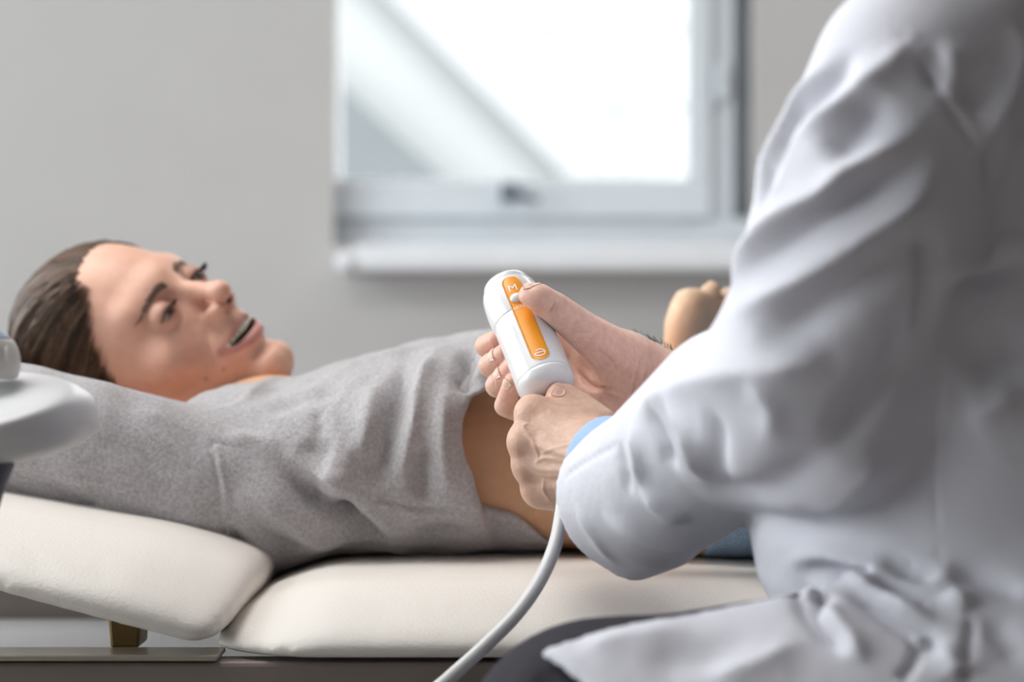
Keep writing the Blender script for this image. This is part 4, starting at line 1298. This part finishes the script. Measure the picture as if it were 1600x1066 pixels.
# blue shirt cuffs
def cuff(c0, c1, r0, r1, th, name):
    ax_ = (c1 - c0) / np.linalg.norm(c1 - c0); x_, y_, z_ = frame_of(ax_, A(0, 0, 1))
    L_ = np.linalg.norm(c1 - c0); n = 10
    prof = [(L_ * i / n, r0 + (r1 - r0) * i / n) for i in range(n + 1)]
    prof += [(L_ + .001, r1 - th / 2)] + [(L_ * (n - i) / n, r1 - th + (r0 - r1) * i / n) for i in range(n + 1)]
    seg = 48; V = []
    for s_, r_ in prof:
        for k in range(seg):
            a = 2 * math.pi * k / seg
            V.append(c0 + z_ * s_ + r_ * (math.cos(a) * x_ + math.sin(a) * y_))
    m_ = len(prof)
    Fc = [(i * seg + k, ((i + 1) % m_) * seg + k, ((i + 1) % m_) * seg + (k + 1) % seg, i * seg + (k + 1) % seg) for i in range(m_) for k in range(seg)]
    return put(name, np.array(V), Fc, 'shirt_blue', doctor)
cuff(P(1030, 742, 1.54), P(950, 729, 1.594), .034, .0335, .0015, 'shirt_cuff')
cuff(P(1210, 680, 1.685), P(1095, 640, 1.722), .036, .032, .0015, 'shirt_cuff')
# trousers and shoes (seated, knees towards the couch head)
def trousers_f(p):
    d = thigh_f(p)
    K1 = TH1; 
    d = smin(d, chain(p, [K1, A(.03, 1.37, .40), A(.07, 1.37, .10)], [.078, .062, .055]), .02)
    d = smin(d, chain(p, [A(.30, 1.47, .60), A(.10, 1.50, .555), A(.09, 1.50, .35), A(.12, 1.49, .10)], [.088, .075, .062, .055]), .03)
    d = smin(d, rc(p, (.32, 1.40, .64), (.32, 1.47, .64), .09, .09), .03)
    return d
V, Q = mesh_sdf(trousers_f, (-.10, 1.20, .02), (.46, 1.63, .78), 0.005)
V = relax(V, Q, 2)
fo = Folds(V, Q)
for pts, w, h in [([(820, 1030), (900, 1000), (1000, 985)], .006, .002), ([(800, 1050), (830, 1060), (850, 1064)], .008, .003), ([(980, 975), (1060, 962), (1150, 952)], .005, -.0015)]:
    fo.line(pts, w, h)
put('trousers', fo.done(), Q, 'trousers', doctor)
for y, x in ((1.37, .07), (1.49, .12)):
    V, Q = mesh_sdf(lambda p: smax(smin(ell(p, (x - .07, y, .035), (.13, .045, .05)), rc(p, (x, y, .05), (x, y, .10), .05, .048), .03), .002 - p[:, 2], .004), (x - .22, y - .07, -.01), (x + .08, y + .07, .16), .006)
    put('shoe', V, Q, 'device_dark', doctor)
# stool
stool = tag(empty('stool', (.33, 1.40, 0)), 'round dark stool under the seated person in the white coat', 'stool')
v, f = lathe([(0, .02), (0, .17), (.01, .185), (.04, .185), (.05, .17), (.052, .02)], A(.33, 1.40, .465), A(1, 0, 0), A(0, 1, 0), A(0, 0, 1)); put('seat', v, f, 'device_dark', stool)
v, f = tube([(.33, 1.40, .06), (.33, 1.40, .465)], .025, 20); put('column', v, f, 'edge_metal', stool)
for i in range(5):
    a = 2 * math.pi * i / 5
    e = A(.33 + .24 * math.cos(a), 1.40 + .24 * math.sin(a), .05)
    v, f = tube([A(.33, 1.40, .075), (A(.33, 1.40, .075) + e) / 2 + A(0, 0, .005), e], [.02, .017, .013], 10); put('leg', v, f, 'edge_metal', stool)
    v, f = uvs(e - A(0, 0, .025), .025, 10, 14); put('castor', v, f, 'device_dark', stool)

# ------------------------------------------------------------------ device at the left edge
dev = tag(empty('therapy_device', A(-.36, 1.46, 0)), 'rounded white device housing with blue-grey knob at the left edge', 'medical device')
DC = P(-70, 648, 1.45)
t0, t1, t2 = P(0, 652, 1.405), P(113, 624, 1.415), P(60, 588, 1.475)
tn = np.cross(t1 - t0, t2 - t0); tn /= np.linalg.norm(tn)
if tn[2] < 0: tn = -tn
def dev_f(p):
    q = np.abs((p - (DC + A(-.06, .014, -.001)).astype(p.dtype)) / np.array([.142, .080, .0335], p.dtype))
    rr = (q ** 2.5).sum(1) ** (1 / 2.5)
    d = (rr - 1) * .033
    return smax(d, (p - t0.astype(p.dtype)) @ tn.astype(p.dtype), .0045)
V, Q = mesh_sdf(dev_f, DC + A(-.22, -.10, -.05), DC + A(.10, .12, .06), .002)
put('housing', relax(V, Q, 1), Q, 'device_white', dev)
kc = P(-6, 552, 1.462)
def knob_f(p, grow=0):
    d = ell(p, kc + A(-.006, 0, -.006), (.0205 + grow, .020 + grow, .0225 + grow))
    return smax(d, -(p[:, 2] - (kc[2] - .016)), .003)
ks = P(0, 530, 1.45)[2]
V, Q = mesh_sdf(lambda p: smax(knob_f(p), p[:, 2] - ks, .0012), kc - .035, kc + .035, .0010); put('knob', V, Q, 'device_cream', dev)
V, Q = mesh_sdf(lambda p: smax(knob_f(p, -.0004), ks + .0002 - p[:, 2], .0008), kc - .035, kc + .035, .0010); put('knob_top', V, Q, 'device_blue', dev)
mk = [P(11, 541, 1.4405), P(11.3, 552, 1.4400), P(11.6, 564, 1.4405)]
v, f = tube(mk, .0009, 8); put('knob_mark', v, f, 'device_cream', dev)
sv = [P(-40, 700, 1.45), P(-40, 728, 1.45), P(-42, 756, 1.45), P(-45, 800, 1.45), A(P(-45, 800, 1.45)[0], 1.45, .06)]
v, f = tube(sv, [.024, .0235, .0195, .016, .016], 24); put('stem', v, f, 'device_dark', dev)
v, f = lathe([(0, .02), (0, .16), (.02, .155), (.05, .05), (.06, .02)], A(sv[-1][0], 1.45, 0), A(1, 0, 0), A(0, 1, 0), A(0, 0, 1)); put('base', v, f, 'device_white', dev)
